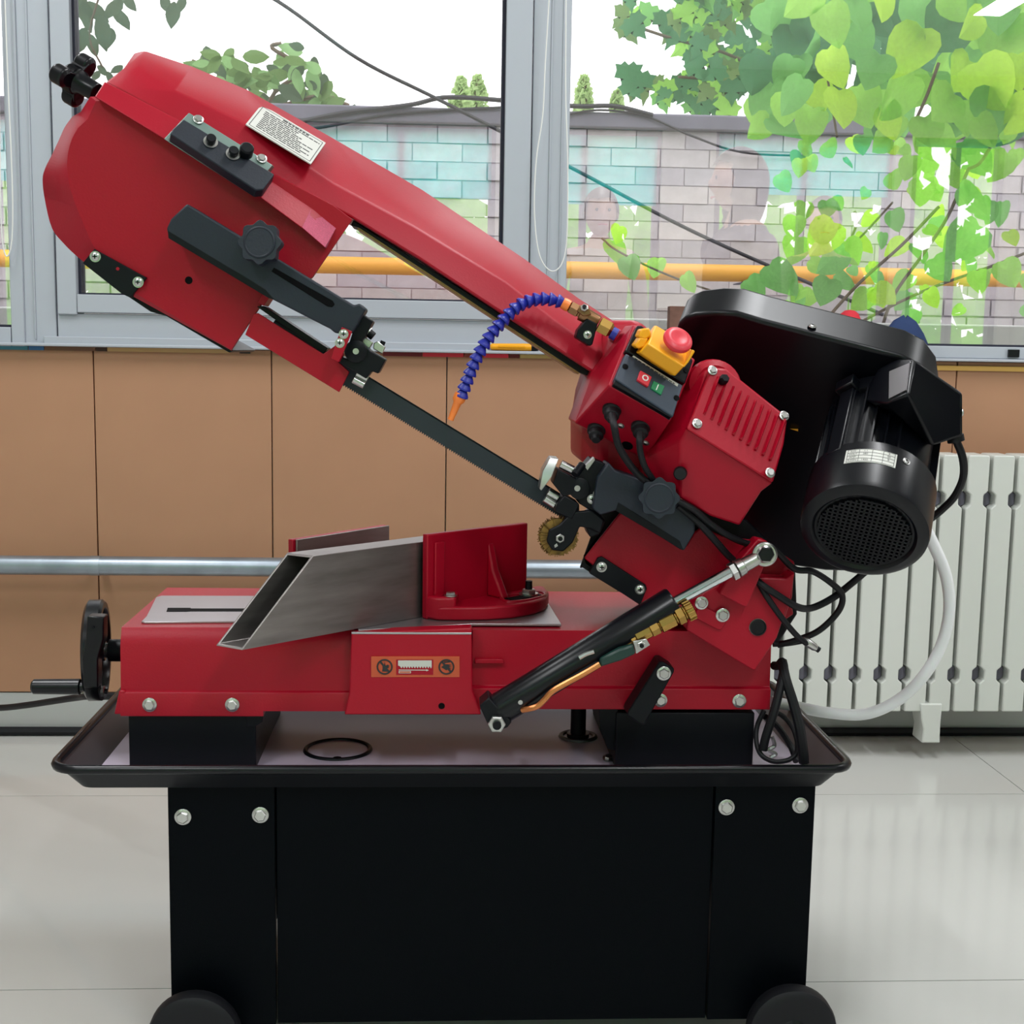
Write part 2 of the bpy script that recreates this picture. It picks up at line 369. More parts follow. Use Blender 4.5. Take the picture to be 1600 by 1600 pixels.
for k in range(4200):
    c = Vector((rh.uniform(-5, 8), YB-3.2+rh.uniform(-.5, .5), rh.uniform(-.1, 2.5+.3*math.sin(k*.7))))
    if c.x > 3: c.z *= 1.5
    d = Vector((rh.uniform(-1, 1), rh.uniform(-.4, .4), rh.uniform(-1, 1))).normalized()*.14; e = d.cross(Vector((rh.uniform(-.3, .3), 1, 0))).normalized()*.1
    hg.add([c-d, c-e, c+d, c+e], [(0, 1, 2, 3)])
struct(MB().box((-30, YB-40, -.3), (30, YB-.25, -.2)), 'ground_front', GRND)
o = hg.build('hedge', LF[1], smooth=False); tag(o, 'green hedge beyond the opposite windows, mirrored in the glass', 'hedge', None, 'stuff')
# ceiling lamp housings
for i, (x, y) in enumerate(LAMPS):
    tag(MB().box((x-.1, y-.62, 2.94), (x+.1, y+.62, ZC)).build('ceiling_lamp', WHITE, bev=.004), 'white ceiling tube lamp in the %s row, %s of three' % (('rear', 'window')[i//3], ('left', 'middle', 'right')[i % 3]), 'lamp', 'ceiling tube lamps')
# heating pipe along the wall
pl = [P(-200, 885, YW-.06), P(1230, 886, YW-.06)]
hp = thing('heating_pipe', (pl[0]+pl[1])/2, 'galvanised grey heating pipe running along the tan board wall', 'pipe')
zp = P(300, 885, YW-.06).z
MB().cyl((XL, YW-.06, zp), (1.05, YW-.06, zp), .0235, n=24).build('pipe', PIPE, hp)
for px in (150, 640, 1120):
    q = P(px, 885, YW-.06); MB().lathe((q.x-.012, YW-.06, zp), (1, 0, 0), [(0, .0245), (.024, .0245)], 20).box((q.x-.008, YW-.04, zp-.006), (q.x+.008, YW-.0, zp+.006)).build('pipe_clip', PIPE, hp)
# radiator
Yr = 1.345
rz1 = P(1500, 711, Yr).z; rz0 = P(1500, 1112, Yr).z; pitch = 41*pxm(Yr)
ra = thing('radiator', P(1480, 1160, Yr+.04), 'white sectional radiator standing against the wall at right', 'radiator')
gx = P(1500, 900, Yr).x
for k in range(-9, 7):
    a = gx+k*pitch+.0045; b = gx+(k+1)*pitch-.0045; mb = MB()
    o = [(a, rz0), (b, rz0)]
    zn = [P(1500, 1055, Yr).z, P(1500, 781, Yr).z]
    for z in zn: o += [(b, z-.021), (b-.0105, z-.012), (b-.0105, z+.012), (b, z+.021)]
    o += [(b, rz1-.004), (b-.004, rz1), (a+.004, rz1), (a, rz1-.004)]
    for z in zn[::-1]: o += [(a, z+.021), (a+.0105, z+.012), (a+.0105, z-.012), (a, z-.021)]
    mb.prism([(x, Yr, z) for x, z in o], (0, .085, 0)); mb.build('section', RADI, ra, bev=.0035)
    for yy in (781, 1055):
        z = P(1500, yy, Yr).z; c = gx+k*pitch
        MB().prism([(c-.013, Yr+.03, z-.012), (c, Yr+.03, z-.02), (c+.013, Yr+.03, z-.012), (c+.013, Yr+.03, z+.012), (c, Yr+.03, z+.02), (c-.013, Yr+.03, z+.012)], (0, .04, 0)).build('nipple', COPE, ra)
MB().box((gx-9*pitch, Yr+.06, rz0+.03), (gx+7*pitch, Yr+.07, rz1-.03)).build('back_web', COPE, ra)
for fx in (1455,):
    MB().slab([(fx-16, 1100), (fx+18, 1100), (fx+15, 1130), (fx+14, 1150), (fx+14, 1161), (fx-15, 1161), (fx-12, 1140), (fx-15, 1125)], Yr-.006, Yr+.06).build('foot', RADI, ra, bev=.003)
# ================================================================== BAND SAW
saw = thing('band_saw', (P(770, 1600, .25).x, .25, 0), 'red and black metal cutting band saw with raised arm on a black wheeled stand', 'band saw')
# ---- stand
def xz(px, py, Y): p = P(px, py, Y); return p.x, p.z
YS = .035; YSB = .42
xa, zt = xz(262, 1240, YS); xb, _ = xz(431, 1400, YS); xc, _ = xz(1111, 1400, YS); xd, _ = xz(1271, 1300, YS)
zt += .012; zbot = .055
side = MB().prism([(xa, YS, zt), (xa, YS, zbot), (xa, YSB, zbot), (xa, YSB, zt)], (.003, 0, 0))
stand = MB().box((xb+.001, YS+.004, zbot), (xc-.001, YS+.007, zt)).build('stand_front_panel', CAB, saw, bev=.0008)
for n, a, b in (('stand_corner_panel', xa, xb-.001), ('stand_corner_panel', xc+.001, xd)):
    cp = MB().prism([(a, YS, zbot), (b, YS, zbot), (b, YS+.016, zbot), (b-.003, YS+.016, zbot), (b-.003, YS+.003, zbot), (a, YS+.003, zbot)] if a == xa else [(a, YS, zbot), (b, YS, zbot), (b, YS+.003, zbot), (a+.003, YS+.003, zbot), (a+.003, YS+.016, zbot), (a, YS+.016, zbot)], (0, 0, zt-zbot)).build(n, CAB, saw, bev=.0008)
    for bx, by in (((286, 1276), (407, 1273)) if a == xa else ((1135, 1261), (1250, 1258))):
        put(HEX, 'hex_bolt', P(bx, by, YS), FR, .0112, cp, bx)
MB().box((xa, YS+.004, zbot), (xa+.003, YSB, zt)).build('stand_side_panel', CAB, saw)
MB().box((xd-.003, YS+.004, zbot), (xd, YSB, zt)).build('stand_side_panel', CAB, saw)
MB().box((xa, YSB, zbot), (xd, YSB+.003, zt)).build('stand_back_panel', CAB, saw)
for cx, rr in ((305, .062), (1235, .062)):
    for wy in (-.005, .40):
        c = Vector((P(cx, 1600, 0).x, wy, rr))
        wh = MB().lathe(c-Vector((0, .014, 0)), (0, 1, 0), [(0, rr-.016), (0, rr-.008), (.004, rr-.002), (.01, rr), (.022, rr), (.028, rr-.003), (.03, rr-.012), (.03, .012)], 40).build('wheel', RUB, saw)
        MB().lathe(c-Vector((0, .017, 0)), (0, 1, 0), [(0, .016), (.004, .022), (.008, .03)], 24).build('hub', PLAST, wh)
        MB().cyl(c, c+Vector((0, .03 if wy < .2 else -.03, 0)), .008).build('axle', STEEL, wh)
# ---- tray
zr = P(700, 1204, 0).z; xl = P(70, 1205, .0).x; xr = P(1341, 1190, 0).x; YT = .47
def rrect(x0, x1, y0, y1, r, z, n=6):
    o = []
    for cx, cy_, a0 in ((x1-r, y0+r, -90), (x1-r, y1-r, 0), (x0+r, y1-r, 90), (x0+r, y0+r, 180)):
        for i in range(n+1):
            a = math.radians(a0+90*i/n); o.append(Vector((cx+r*math.cos(a), cy_+r*math.sin(a), z)))
    return o
dz = .034
rings = [rrect(xl+.032, xr-.032, .032, YT-.032, .02, zr-dz), rrect(xl+.004, xr-.004, .004, YT-.004, .036, zr), rrect(xl+.007, xr-.007, .007, YT-.007, .034, zr), rrect(xl+.042, xr-.042, .04, YT-.04, .012, zr-dz+.003)]
V = [p for r in rings for p in r]; n = len(rings[0]); F = []
for k in range(3):
    for i in range(n): F.append((k*n+i, k*n+(i+1) % n, (k+1)*n+(i+1) % n, (k+1)*n+i))
F += [tuple(range(n)), tuple(range(3*n, 4*n))]
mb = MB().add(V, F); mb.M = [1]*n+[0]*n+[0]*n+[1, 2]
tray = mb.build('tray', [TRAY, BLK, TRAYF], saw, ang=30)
lip = rrect(xl+.004, xr-.004, .004, YT-.004, .036, zr)
mb = MB(); V = []; F = []
L = len(lip)
for i, p in enumerate(lip):
    t = (lip[(i+1) % L]-lip[i-1]).normalized(); u = Vector((t.y, -t.x, 0))
    for j in range(8): V.append(p+u*.0065*math.cos(2*PI*j/8)+Vector((0, 0, .0065*math.sin(2*PI*j/8))))
for i in range(L):
    for j in range(8): F.append((i*8+j, ((i+1) % L)*8+j, ((i+1) % L)*8+(j+1) % 8, i*8+(j+1) % 8))
mb.add(V, F).build('rolled_rim', PLAST, tray, ang=60)
zf = zr-dz+.003
dc = PZ(528, 1172, zf)
MB().ring(dc+Vector((0, 0, .0005)), (0, 0, 1), .047, .0035, 48).build('drain_ring', BLK, tray)
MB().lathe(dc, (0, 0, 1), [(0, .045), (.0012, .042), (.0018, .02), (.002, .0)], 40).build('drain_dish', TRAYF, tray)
MB().lathe(PZ(527, 1186, zf)+Vector((0, 0, .0012)), (0, 0, 1), [(0, .006), (.001, .006)], 20).build('drain_hole', VOID, tray)
pc = PZ(903, 1151, zf)
MB().ring(pc, (0, 0, 1), .026, .004, 36).build('post_dish', TRAY, tray)
zb0 = P(700, 1117, .10).z
MB().cyl(pc, (pc.x, pc.y, zb0+.02), .0118).cyl(pc, (pc.x, pc.y, .006+pc.z), .017).build('support_post', BLK, saw)
# ---- risers under the bed
for a, b in ((201, 400), (962, 1178)):
    x0, x1 = P(a, 1150, .10).x, P(b, 1150, .10).x
    MB().box((x0, .10, zf), (x1, .37, zb0+.004)).build('riser_block', BLK, saw, bev=.002)
MB().slab([(385, 1113), (412, 1108), (410, 1128), (398, 1136), (385, 1136)], .098, .12).build('riser_foot', BLK, saw, bev=.001)
MB().slab([(936, 1105), (966, 1105), (966, 1175), (950, 1170), (938, 1140)], .104, .2).build('riser_foot', BLK, saw, bev=.001)
put(HEX, 'hex_bolt', PZ(950, 1185, zf+.003), (0, -.4, 1), .008, saw)
# ---- bed casting
YBD = .10
ztop = P(240, 981, YBD+.005).z
def prof_x(name, x0, x1, prof, par, **k):
    return MB().prism([(x0, y, z) for y, z in prof], (x1-x0, 0, 0)).build(name, RED, par, **k)
zfl0 = P(300, 1117, YBD).z; zfl1 = P(300, 1078, YBD).z; zsh = P(300, 1008, YBD).z
bx0 = P(189, 1050, YBD).x; bx1 = P(1204, 1050, YBD).x
prof = [(YBD-.007, zfl0), (YBD-.008, zfl0+.001), (YBD-.008, zfl1-.004), (YBD-.0065, zfl1-.0015), (YBD-.003, zfl1), (YBD, zsh), (YBD+.008, ztop-.0015), (YBD+.010, ztop), (.40, ztop), (.41, zsh), (.41, zfl0)]
bed = prof_x('bed', bx0, P(412, 1050, YBD).x, prof, saw)
zfr = P(1100, 1107, YBD).z; zfr1 = P(1100, 1072, YBD).z
zj = P(640, 1109, YBD).z
p2 = [(YBD-.008, zj), (YBD-.008, zfl1-.004), (YBD-.0065, zfl1-.0015), (YBD-.003, zfl1), (YBD, zsh), (YBD+.008, ztop-.0015), (YBD+.010, ztop), (.40, ztop), (.41, zsh), (.41, zj)]
prof_x('bed_middle', P(412, 1050, YBD).x, P(737, 1050, YBD).x, p2, bed)
p3 = [(YBD-.006, zfr), (YBD-.006, zfr1-.003), (YBD, zfr1), (YBD+.002, P(900, 985, YBD).z), (YBD+.004, ztop-.002), (.40, ztop-.002), (.41, zsh), (.41, zfr)]
prof_x('bed_right', P(737, 1050, YBD).x, bx1, p3, bed, bev=.0022)
MB().slab([(178, 1116.4), (186, 1079), (196, 1079), (196, 1116.4)], YBD-.0075, .40).build('bed_flange', RED, bed, bev=.002)
# projecting block with warning plate
blk = MB().relief([[(549, 989, .075), (737, 981, .075)], [(546, 1082, .07), (738, 1079, .07)], [(538, 1117, .066), (752, 1117, .066)]], .1005).build('front_block', RED, bed, bev=.002)
lvl = lambda v: Vector((v.x, v.y, min(v.z, ztop-.0005)))
MB().prism([lvl(P(549, 989, .074)), lvl(P(737, 981, .074)), lvl(P(737, 980, .13)), lvl(P(560, 986, .13))], (0, 0, .003)).build('ground_ledge', GROUND, bed, bev=.0006)
MB().lathe(P(690, 1103, .0675), FR, [(0, .0045), (.0006, .0045)], 16).build('threaded_hole', VOID, bed)
MB().slab([(742, 1030), (786, 1030), (788, 1037), (742, 1037)], YBD-.008, YBD+.01).build('cast_lug', RED, bed, bev=.001)
for bx, by in ((234, 1101), (363, 1101)): put(HEX, 'hex_bolt', P(bx, by, YBD-.008), FR, .0098, bed, bx)
put(HEX, 'hex_bolt', P(1155, 1095, YBD-.006), FR, .0098, bed, .2)
# warning plate
lb = MB().slab([(580, 1026), (718, 1026), (718, 1058), (580, 1058)], .0705, .073).build('warning_plate', LORANGE, saw)
YL = .070
def px2(c, pts, s): return [(c[0]+x*s, c[1]+y*s) for x, y in pts]
for c in ((601, 1042), (697.5, 1042)):
    MB().ring(P(*c, YL), FR, .0098, .0011, 36, 6).slab([(c[0]-9, c[1]-8), (c[0]-7, c[1]-10), (c[0]+9, c[1]+8), (c[0]+7, c[1]+10)], YL-.0006, YL+.001).build('prohibition_ring', INK, lb)
hand1 = [(-.4, .7), (-.3, .2), (-.35, -.5), (-.1, -.1), (0, -.85), (.15, -.15), (.5, -.35), (.75, -.1), (.55, 0), (.7, .15), (.3, .2), (.25, .5), (.5, .75)]
MB().slab(px2((601, 1042), hand1, 10), YL-.0002, YL+.001).build('hand_symbol', INK, lb)
hand2 = [(-.8, .05), (-.3, -.35), (.1, -.4), (.8, -.3), (.3, -.1), (.85, 0), (.3, .1), (.75, .3), (.2, .35), (0, .55), (-.4, .3)]
MB().slab(px2((697.5, 1042), hand2, 10), YL-.0002, YL+.001).slab([(694, 1034), (703, 1033), (703, 1035), (694, 1036)], YL-.0002, YL+.001).build('hand_symbol', INK, lb)
MB().slab([(619, 1030.5), (677, 1030.5), (677, 1054.5), (619, 1054.5)], YL+.0002, YL+.001).build('blade_frame', RED, lb)
saw_pts = [(622, 1032), (674.5, 1032), (674.5, 1042)]
for k in range(12): saw_pts += [(673.5-k*4.2, 1044.5), (671.2-k*4.2, 1041)]
saw_pts += [(622, 1040)]
MB().slab(saw_pts, YL-.0004, YL+.0006).build('blade_symbol', PAPER, lb)
MB().slab([(623, 1046.3), (666, 1046.6), (666, 1045.6), (670, 1047.3), (666, 1049), (666, 1047.8), (623, 1047.3)], YL-.0004, YL+.0006).slab([(623, 1048.5), (642, 1048.5), (642, 1052), (623, 1052)], YL-.0003, YL+.0006).m(1).slab([(624, 1049.3), (641, 1049.3), (641, 1051.3), (624, 1051.3)], YL-.0005, YL+.0006).build('arrow_symbol', [PAPER, LORANGE], lb)
# bed top plate with slot
zt1 = ztop+.0015
pts = [PZ(x, y, ztop) for x, y in ((221, 974), (229, 966), (244, 936), (252, 933.5), (470, 934), (470, 973), (226, 975))]
tp = MB().prism(pts, (0, 0, .003)).build('bed_plate', GROUND, saw, bev=.0006)
MB().prism([PZ(x, y, ztop+.003) for x, y in ((262, 950), (298, 950), (298, 951), (440, 951), (440, 955.5), (298, 955.5), (290, 956), (260, 956))], (0, 0, .0004)).build('plate_slot', VOID, tp)
MB().prism([PZ(x, y, ztop) for x, y in ((560, 988), (740, 978), (877, 978.5), (857, 946), (640, 946), (560, 960))], (0, 0, .0035)).build('bed_plate', GROUND, saw, bev=.0006)
zp_ = ztop+.0035
# ---- fixed jaw (red) at 45 degrees and its slotted foot
f0 = PZ(659, 966, zp_); hz0 = P(661, 834, f0.y).z; f1 = PZ(818, 816, hz0); fd = (f1-PZ(661, 834, hz0)); fd.z = 0
L_ = fd.length; fd = fd.normalized(); fnorm = Vector((fd.y, -fd.x, 0))
hz0 = P(661, 834, f0.y).z
zq = f0+fd*L_; hz1 = hz0
th = .011
jaw = MB().prism([f0, zq, Vector((zq.x, zq.y, hz1)), Vector((f0.x, f0.y, hz0))], fnorm*th).build('fixed_jaw', RED, saw, bev=.0018)
foot_px = [(664, 967), (684, 970), (712, 970.5), (760, 970), (800, 967), (835, 961), (852, 954), (857, 945), (850, 936), (820, 930), (700, 945), (664, 955)]
def front(v): k = (v-f0).dot(fnorm); return v if k > .001 else v+fnorm*(.001-k)
foot = MB().prism([front(PZ(x, y, zp_)) for x, y in foot_px], (0, 0, .020)).build('jaw_foot', RED, jaw, bev=.003)
boss = PZ(690, 966, zp_)
MB().prism([front(PZ(x, y, zp_)) for x, y in ((662, 967), (684, 970), (712, 970), (713, 955), (700, 946), (664, 950))], (0, 0, .034)).build('jaw_boss', RED, jaw, bev=.004)
q = PZ(704, 931, zp_+.034); put(HEX, 'hex_bolt', q, (0, 0, 1), .0095, jaw)
zs_ = zp_+.020
MB().tube([PZ(x, y, zs_) for x, y in ((783, 936), (795, 941), (825, 938), (848, 932), (851, 928), (840, 926), (812, 929), (790, 932), (783, 936))], .0028, 8, 5).build('slot_rim', RED, jaw)
MB().prism([PZ(x, y, zs_) for x, y in ((788, 936), (800, 938.5), (826, 935), (846, 930), (838, 928), (812, 931))], (0, 0, .0008)).build('slot', VOID, jaw)
q = PZ(826, 930, zs_); nb = put(NUT, 'clamp_nut', q+Vector((0, 0, .003)), (0, 0, 1), .011, jaw)
MB().lathe(q+Vector((0, 0, .0005)), (0, 0, 1), [(0, .0145), (.003, .0145)]).build('washer', STEEL, jaw)
MB().cyl(q, q+Vector((0, 0, .022)), .0052).build('clamp_stud', BLK, jaw)
rb = f0+fnorm*th+fd*L_*.58
MB().prism([rb+Vector((0, 0, .02)), rb+fnorm*.035+Vector((0, 0, .02)), rb+fnorm*.012+Vector((0, 0, .06)), rb+Vector((0, 0, .10))], fd*.014).build('jaw_rib', RED, jaw, bev=.003)
MB().prism([p_+fnorm*th for p_ in (f0+fd*.012, f0+fd*.03, f0+fd*.03+Vector((0, 0, .11)), f0+fd*.012+Vector((0, 0, .11)))], fnorm*.004).build('jaw_rib', RED, jaw, bev=.0015)
# ---- movable jaw behind the stock
a = P(457, 838, .29); b = P(606, 823, .41); dn = (b-a); dn.z = 0; dn = dn.normalized(); nn = Vector((dn.y, -dn.x, 0))
zz = (a.z+b.z)/2; LL = (Vector((b.x, b.y, 0))-Vector((a.x, a.y, 0))).length
q0 = Vector((a.x, a.y, zz-.005)); q1 = Vector((b.x, b.y, zz+.002))
mj = MB().prism([q0, q1, Vector((q1.x, q1.y, ztop+.003)), Vector((q0.x, q0.y, ztop+.003))], nn*-.012).build('movable_jaw', RED, saw, bev=.0015)
MB().prism([q0+dn*.005, q1, Vector((q1.x, q1.y, ztop+.003)), Vector((q0.x, q0.y, ztop+.003))+dn*.005], nn*.004).build('jaw_face', RAW, mj, bev=.0006)
# ---- hand wheel
hc = P(150, 1016, .235); R_ = .0745
HA = Vector((1, .13, 0))
hw = MB().lathe(hc-Vector((.013, 0, 0)), HA, [(0, R_-.016), (0, R_-.006), (.004, R_), (.022, R_), (.026, R_-.004), (.026, R_-.012), (.022, R_-.014), (.016, R_-.015), (.014, .02), (.026, .016), (.026, 0)], 56).lathe(hc-Vector((.013, 0, 0)), HA, [(0, R_-.012), (.004, R_-.016), (.006, .03), (.0, .02), (0, 0)], 48).build('hand_wheel', PLAST, saw, ang=30)
MB().slab([(136, 963), (162, 964), (162, 998), (153, 1030), (153, 1075), (130, 1075), (128, 1030), (134, 998)], hc.y-R_-.004, hc.y-R_+.02).build('handle_boss', PLAST, hw, bev=.002)
put(SOCK, 'set_screw', P(146, 980, hc.y-R_-.003), FR, .003, hw)
hh = P(126, 1073, hc.y-.045)
MB().lathe(hh, (-1, 0, 0), [(-.02, .007), (0, .007), (.001, .0115), (.066, .0108), (.069, .008), (.069, 0)], 24).build('crank_handle', PLAST, hw)
put(NUT, 'handle_nut', P(152, 1080, hc.y-.045)+Vector((.006, 0, 0)), (1, 0, 0), .008, hw)
MB().cyl(hc, (bx0+.02, hc.y, hc.z), .011).build('lead_screw', STEEL, saw)
MB().cyl((hc.x+.02, hc.y, hc.z), (bx0+.01, hc.y, hc.z), .0165).build('screw_collar', BLK, saw)
# bracket casting at the bed's left end
MB().prism([Vector((bx0, .16, zfl0+.03)), Vector((bx0-.012, .17, zfl0+.045)), Vector((bx0-.012, .30, zfl0+.045)), Vector((bx0, .31, zfl0+.03))], (0, 0, .02)).build('bed_end_lug', RED, bed, bev=.002)

# ================================================================== saw arm
ARMO = [(141, 151), (126, 175), (113, 182), (101, 199), (91, 221), (80, 244), (71, 262), (66.5, 280), (70, 312), (81, 356), (100, 381), (122, 402), (150, 424), (202, 460), (362, 548), (420, 461), (489, 434), (551, 343), (520, 320), (345, 228), (200, 150)]
ARMI = [(150, 158), (137, 186), (122, 200), (113, 216), (107, 236), (105, 256), (106, 274), (110, 295), (120, 325), (134, 358), (146, 384), (160, 402), (172, 425), (206, 455), (361, 546), (418, 461), (488, 433), (550, 343), (520, 321), (345, 229), (203, 152)]
ARMY = [.115, .13, .14, .15, .155, .16, .16, .16, .155, .14, .125, .11, .10, .092, .088, .088, .088, .088, .088, .088, .09]
def dens(L_, k=4):
    q_ = catmull([Vector((*p_, 0)) if len(p_) == 2 else Vector(p_) for p_ in L_[2:13]], k)
    return [Vector((*p_, 0)) if len(p_) == 2 else Vector(p_) for p_ in L_[:2]]+q_+[Vector((*p_, 0)) if len(p_) == 2 else Vector(p_) for p_ in L_[13:]]
d3 = dens([(x, y, yy) for (x, y), yy in zip(ARMO, ARMY)]); ARMO = [(v.x, v.y) for v in d3]; ARMY = [v.z for v in d3]; ARMI = [(v.x, v.y) for v in dens(ARMI)]
fo = [P(x, y, yy) for (x, y), yy in zip(ARMO, ARMY)]; fi = [P(x, y, .085) for x, y in ARMI]; na = len(fo)
bk_ = [Vector((v.x, .30, v.z))+Vector((-.035*(1 if ARMO[i][0] > 300 else .2), 0, 0)) for i, v in enumerate(fo)]
arm = MB().add(fi+fo+bk_, [tuple(range(na))]+[(i, (i+1) % na, na+(i+1) % na, na+i) for i in range(na)]+[(na+i, na+(i+1) % na, 2*na+(i+1) % na, 2*na+i) for i in range(na)]+[tuple(range(2*na, 3*na))]).build('arm_wheel_box', RED, saw, bev=.006, seg=4, ang=50)
beam = MB().relief([
    [(207, 84, .24), (226, 79.5, .25), (300, 104, .25), (385, 140, .25), (520, 216, .25), (660, 297, .25), (820, 405, .25), (905, 467, .25), (968, 508, .23)],
    [(190, 108, .145), (216, 104, .14), (275, 142, .13), (375, 188, .13), (520, 285, .13), (645, 352, .13), (790, 440, .13), (866, 499, .13), (946, 556, .12)],
    [(163, 128, .11), (185, 140, .11), (262, 182, .112), (345, 232, .112), (552, 342, .115), (655, 405, .115), (790, 494, .115), (860, 540, .115), (927, 583, .11)]], .31).build('arm_beam', RED, saw, bev=.004, seg=3, ang=50)
MB().slab([(552, 344), (927, 582), (921, 588), (905, 582), (562, 356), (548, 352)], .135, .19).build('beam_guard', BLK, beam, bev=.001)
MB().slab([(560, 355), (905, 582), (904, 585), (558, 358)], .136, .19).build('tan_reflection_strip', BRASSD, beam)  # brass coloured strip stands in for a tan reflection under the beam
strip = MB().relief([[(163, 127, .088), (277, 186, .086), (425, 282, .086), (490, 326, .086), (527, 353, .088)],
                     [(147, 151, .068), (256, 217, .060), (400, 304, .060), (472, 357, .060), (507, 388, .066)]], .15).build('tension_slide', RED, arm, bev=.002, seg=3)
MB().relief([[(487, 325, .0855), (527, 353, .0875)], [(472, 355, .0592), (508, 386, .0655)]], .10).build('unpainted_patch', REDM, arm)
# tension knob
k0 = P(143, 140, .16); kd = (P(112, 122, .17)-k0).normalized()
kn = MB().lathe(k0-kd*.01, kd, [(0, .0125), (.024, .0135), (.028, .016), (.034, .018)], 24)
u, v = basis(kd)
ku = (UPV - kd*UPV.dot(kd)).normalized(); kv = kd.cross(ku)
for i in range(3):
    a = math.radians(20+120*i); d = ku*math.cos(a)+kv*math.sin(a)
    c = k0+kd*.02
    kn.lathe(c+d*.026, kd, [(0, .008), (.004, .0135), (.02, .0135), (.024, .009)], 18)
    s = kd.cross(d)*.0105
    kn.prism([c+s, c-s, c-s+d*.026, c+s+d*.026], kd*.022).lathe(c, kd, [(0, .016), (.003, .019), (.019, .019), (.023, .015)], 24)
kn.build('tension_knob', PLAST, saw, bev=.0015)
# tension block
pm = MB().relief([[(295, 176, .083), (426, 258, .083)], [(256, 217, .054), (388, 301, .054)]], .10).build('tension_plate', PLATE, saw, bev=.0008)
bn = plane3(P(295, 176, .083), P(426, 258, .083), P(256, 217, .054))[1]
tb = [(287, 186), (429, 272), (412, 296), (400, 297), (266, 209), (270, 201)]
pt = P(295, 176, .083)
MB().prism([PP(x, y, pt+bn*.016, bn) for x, y in tb], -bn*.017).build('tension_block', DARK, pm, bev=.0015)
for x, y in ((310, 187), (279, 221), (409, 248), (381, 282)): put(HEX, 'hex_bolt', PP(x, y, pt+bn*.001, bn), bn, .0068, pm, x)
for x, y in ((329, 222), (364, 241)): put(SOCK, 'socket_screw', PP(x, y, pt+bn*.017, bn), bn, .0092, pm)
q = PP(384, 240, pt+bn*.016, bn); MB().lathe(q, bn, [(0, .009), (.012, .009), (.014, .007), (.014, 0)], 20).build('adjuster_cap', BLK, pm)
# printed instruction label on the bevel
lp, ln = plane3(P(300, 104, .25), P(520, 216, .25), P(375, 188, .13))
lp = lp+ln*.0012
def LQ(u_, v_):                                # label coordinates 0..1
    a = Vector((409, 163, 0)).lerp(Vector((509, 223, 0)), u_); b = Vector((384, 194, 0)).lerp(Vector((486, 256, 0)), u_); c = a.lerp(b, v_); return c.x, c.y
lab = MB().prism([PP(*LQ(a, b), lp, ln) for a, b in ((0, 0), (1, 0), (1, 1), (0, 1))], -ln*.0014).build('instruction_label', PAPER, saw)
mb = MB(); rl = random.Random(3)
lp2 = lp+ln*.0003
def bar(a, b, v_, h):
    mb.prism([PP(*LQ(a, v_), lp2, ln), PP(*LQ(b, v_), lp2, ln), PP(*LQ(b, v_+h), lp2, ln), PP(*LQ(a, v_+h), lp2, ln)], -ln*.0003)
ends = [.93, .62, .60, .70, .66, .90, .72, .88, .76, .90, .80]
for r in range(11):
    x = .10+.02*(r > 2); y = .15+.068*r
    while x < ends[r]:
        w_ = min(rl.uniform(.04, .12), ends[r]-x+.01); bar(x, x+w_, y, .026); x += w_+.012
x = .36
while x < .72: w_ = rl.uniform(.03, .07); bar(x, x+w_, .075, .04); x += w_+.014
for a, b, c, d in ((.03, .97, .05, .008), (.03, .97, .93, .008)): bar(a, b, c, d)
for a in (.03, .962): mb.prism([PP(*LQ(a, .05), lp2, ln), PP(*LQ(a+.008, .05), lp2, ln), PP(*LQ(a+.008, .938), lp2, ln), PP(*LQ(a, .938), lp2, ln)], -ln*.0003)
o = mb.build('printed_lines', INK, lab); o['kind'] = 'stuff'
# hole and black brush plate on the wheel box
MB().lathe(P(295, 438, .0852), FR, [(0, .005), (.0006, .005)], 18).build('threaded_hole', VOID, arm)
bp_ = MB().slab([(147, 389), (229, 434), (203, 465), (190, 459), (129, 411)], .079, .10).build('cover_strap', BLK, saw, bev=.0008)
for x, y in ((149, 401), (216, 441)): put(SCREW, 'cross_screw', P(x, y, .079), FR, .0071, bp_)
MB().lathe(P(184, 420, .0788), FR, [(0, .0022), (.0006, .0022)], 12).build('red_spot', RED, bp_)
MB().slab([(198, 462), (206, 462), (362, 546), (364, 548), (358, 551), (260, 494), (235, 487)], .10, .31).build('wheel_cover', BLK, saw, bev=.001)
MB().slab([(411, 457), (422, 463), (412, 478), (403, 473)], .075, .12).build('guide_lug', RED, arm, bev=.001)
# ---- left guide slide
sb = MB().slab([(292, 318), (553, 477), (562, 474), (572, 483), (560, 504), (551, 520), (524, 521), (516, 514), (424, 467), (416, 457), (263, 369), (260, 357), (267, 342)], .028, .083).build('guide_slide', DARK, saw, bev=.0025, seg=3)
MB().slab([(262, 360), (415, 452), (428, 468), (420, 466), (263, 372)], .0275, .05).build('slide_edge', BLK, sb, bev=.0005)
MB().slab([(424, 424), (428, 418), (520, 470), (523, 476), (519, 480), (512, 479)], .0272, .03).build('slide_slot', VOID, sb, bev=.0003)
def lobe_knob(name, c, n, R, Hh, m, par, lobes=8):
    u, v = basis(n); ring = []
    for i in range(lobes*6):
        a = 2*PI*i/(lobes*6); ring.append((R*(.92+.08*math.cos(lobes*a)), a))
    mb = MB().lathe(Vector(c)-n*.012, n, [(0, R*.5), (.012, R*.55)], 24)
    mb.prism([Vector(c)+(u*math.cos(a)+v*math.sin(a))*r for r, a in ring], n*Hh)
    mb.lathe(Vector(c)+n*Hh, n, [(0, R*.72), (.0008, R*.72), (.0016, R*.64), (.0008, R*.62), (.0006, 0)], 32)
    return mb.build(name, m, par, bev=.0012)
lobe_knob('slide_knob', P(410, 382, .012), Vector((-.12, -1, .12)).normalized(), .028, .014, DARK, sb)
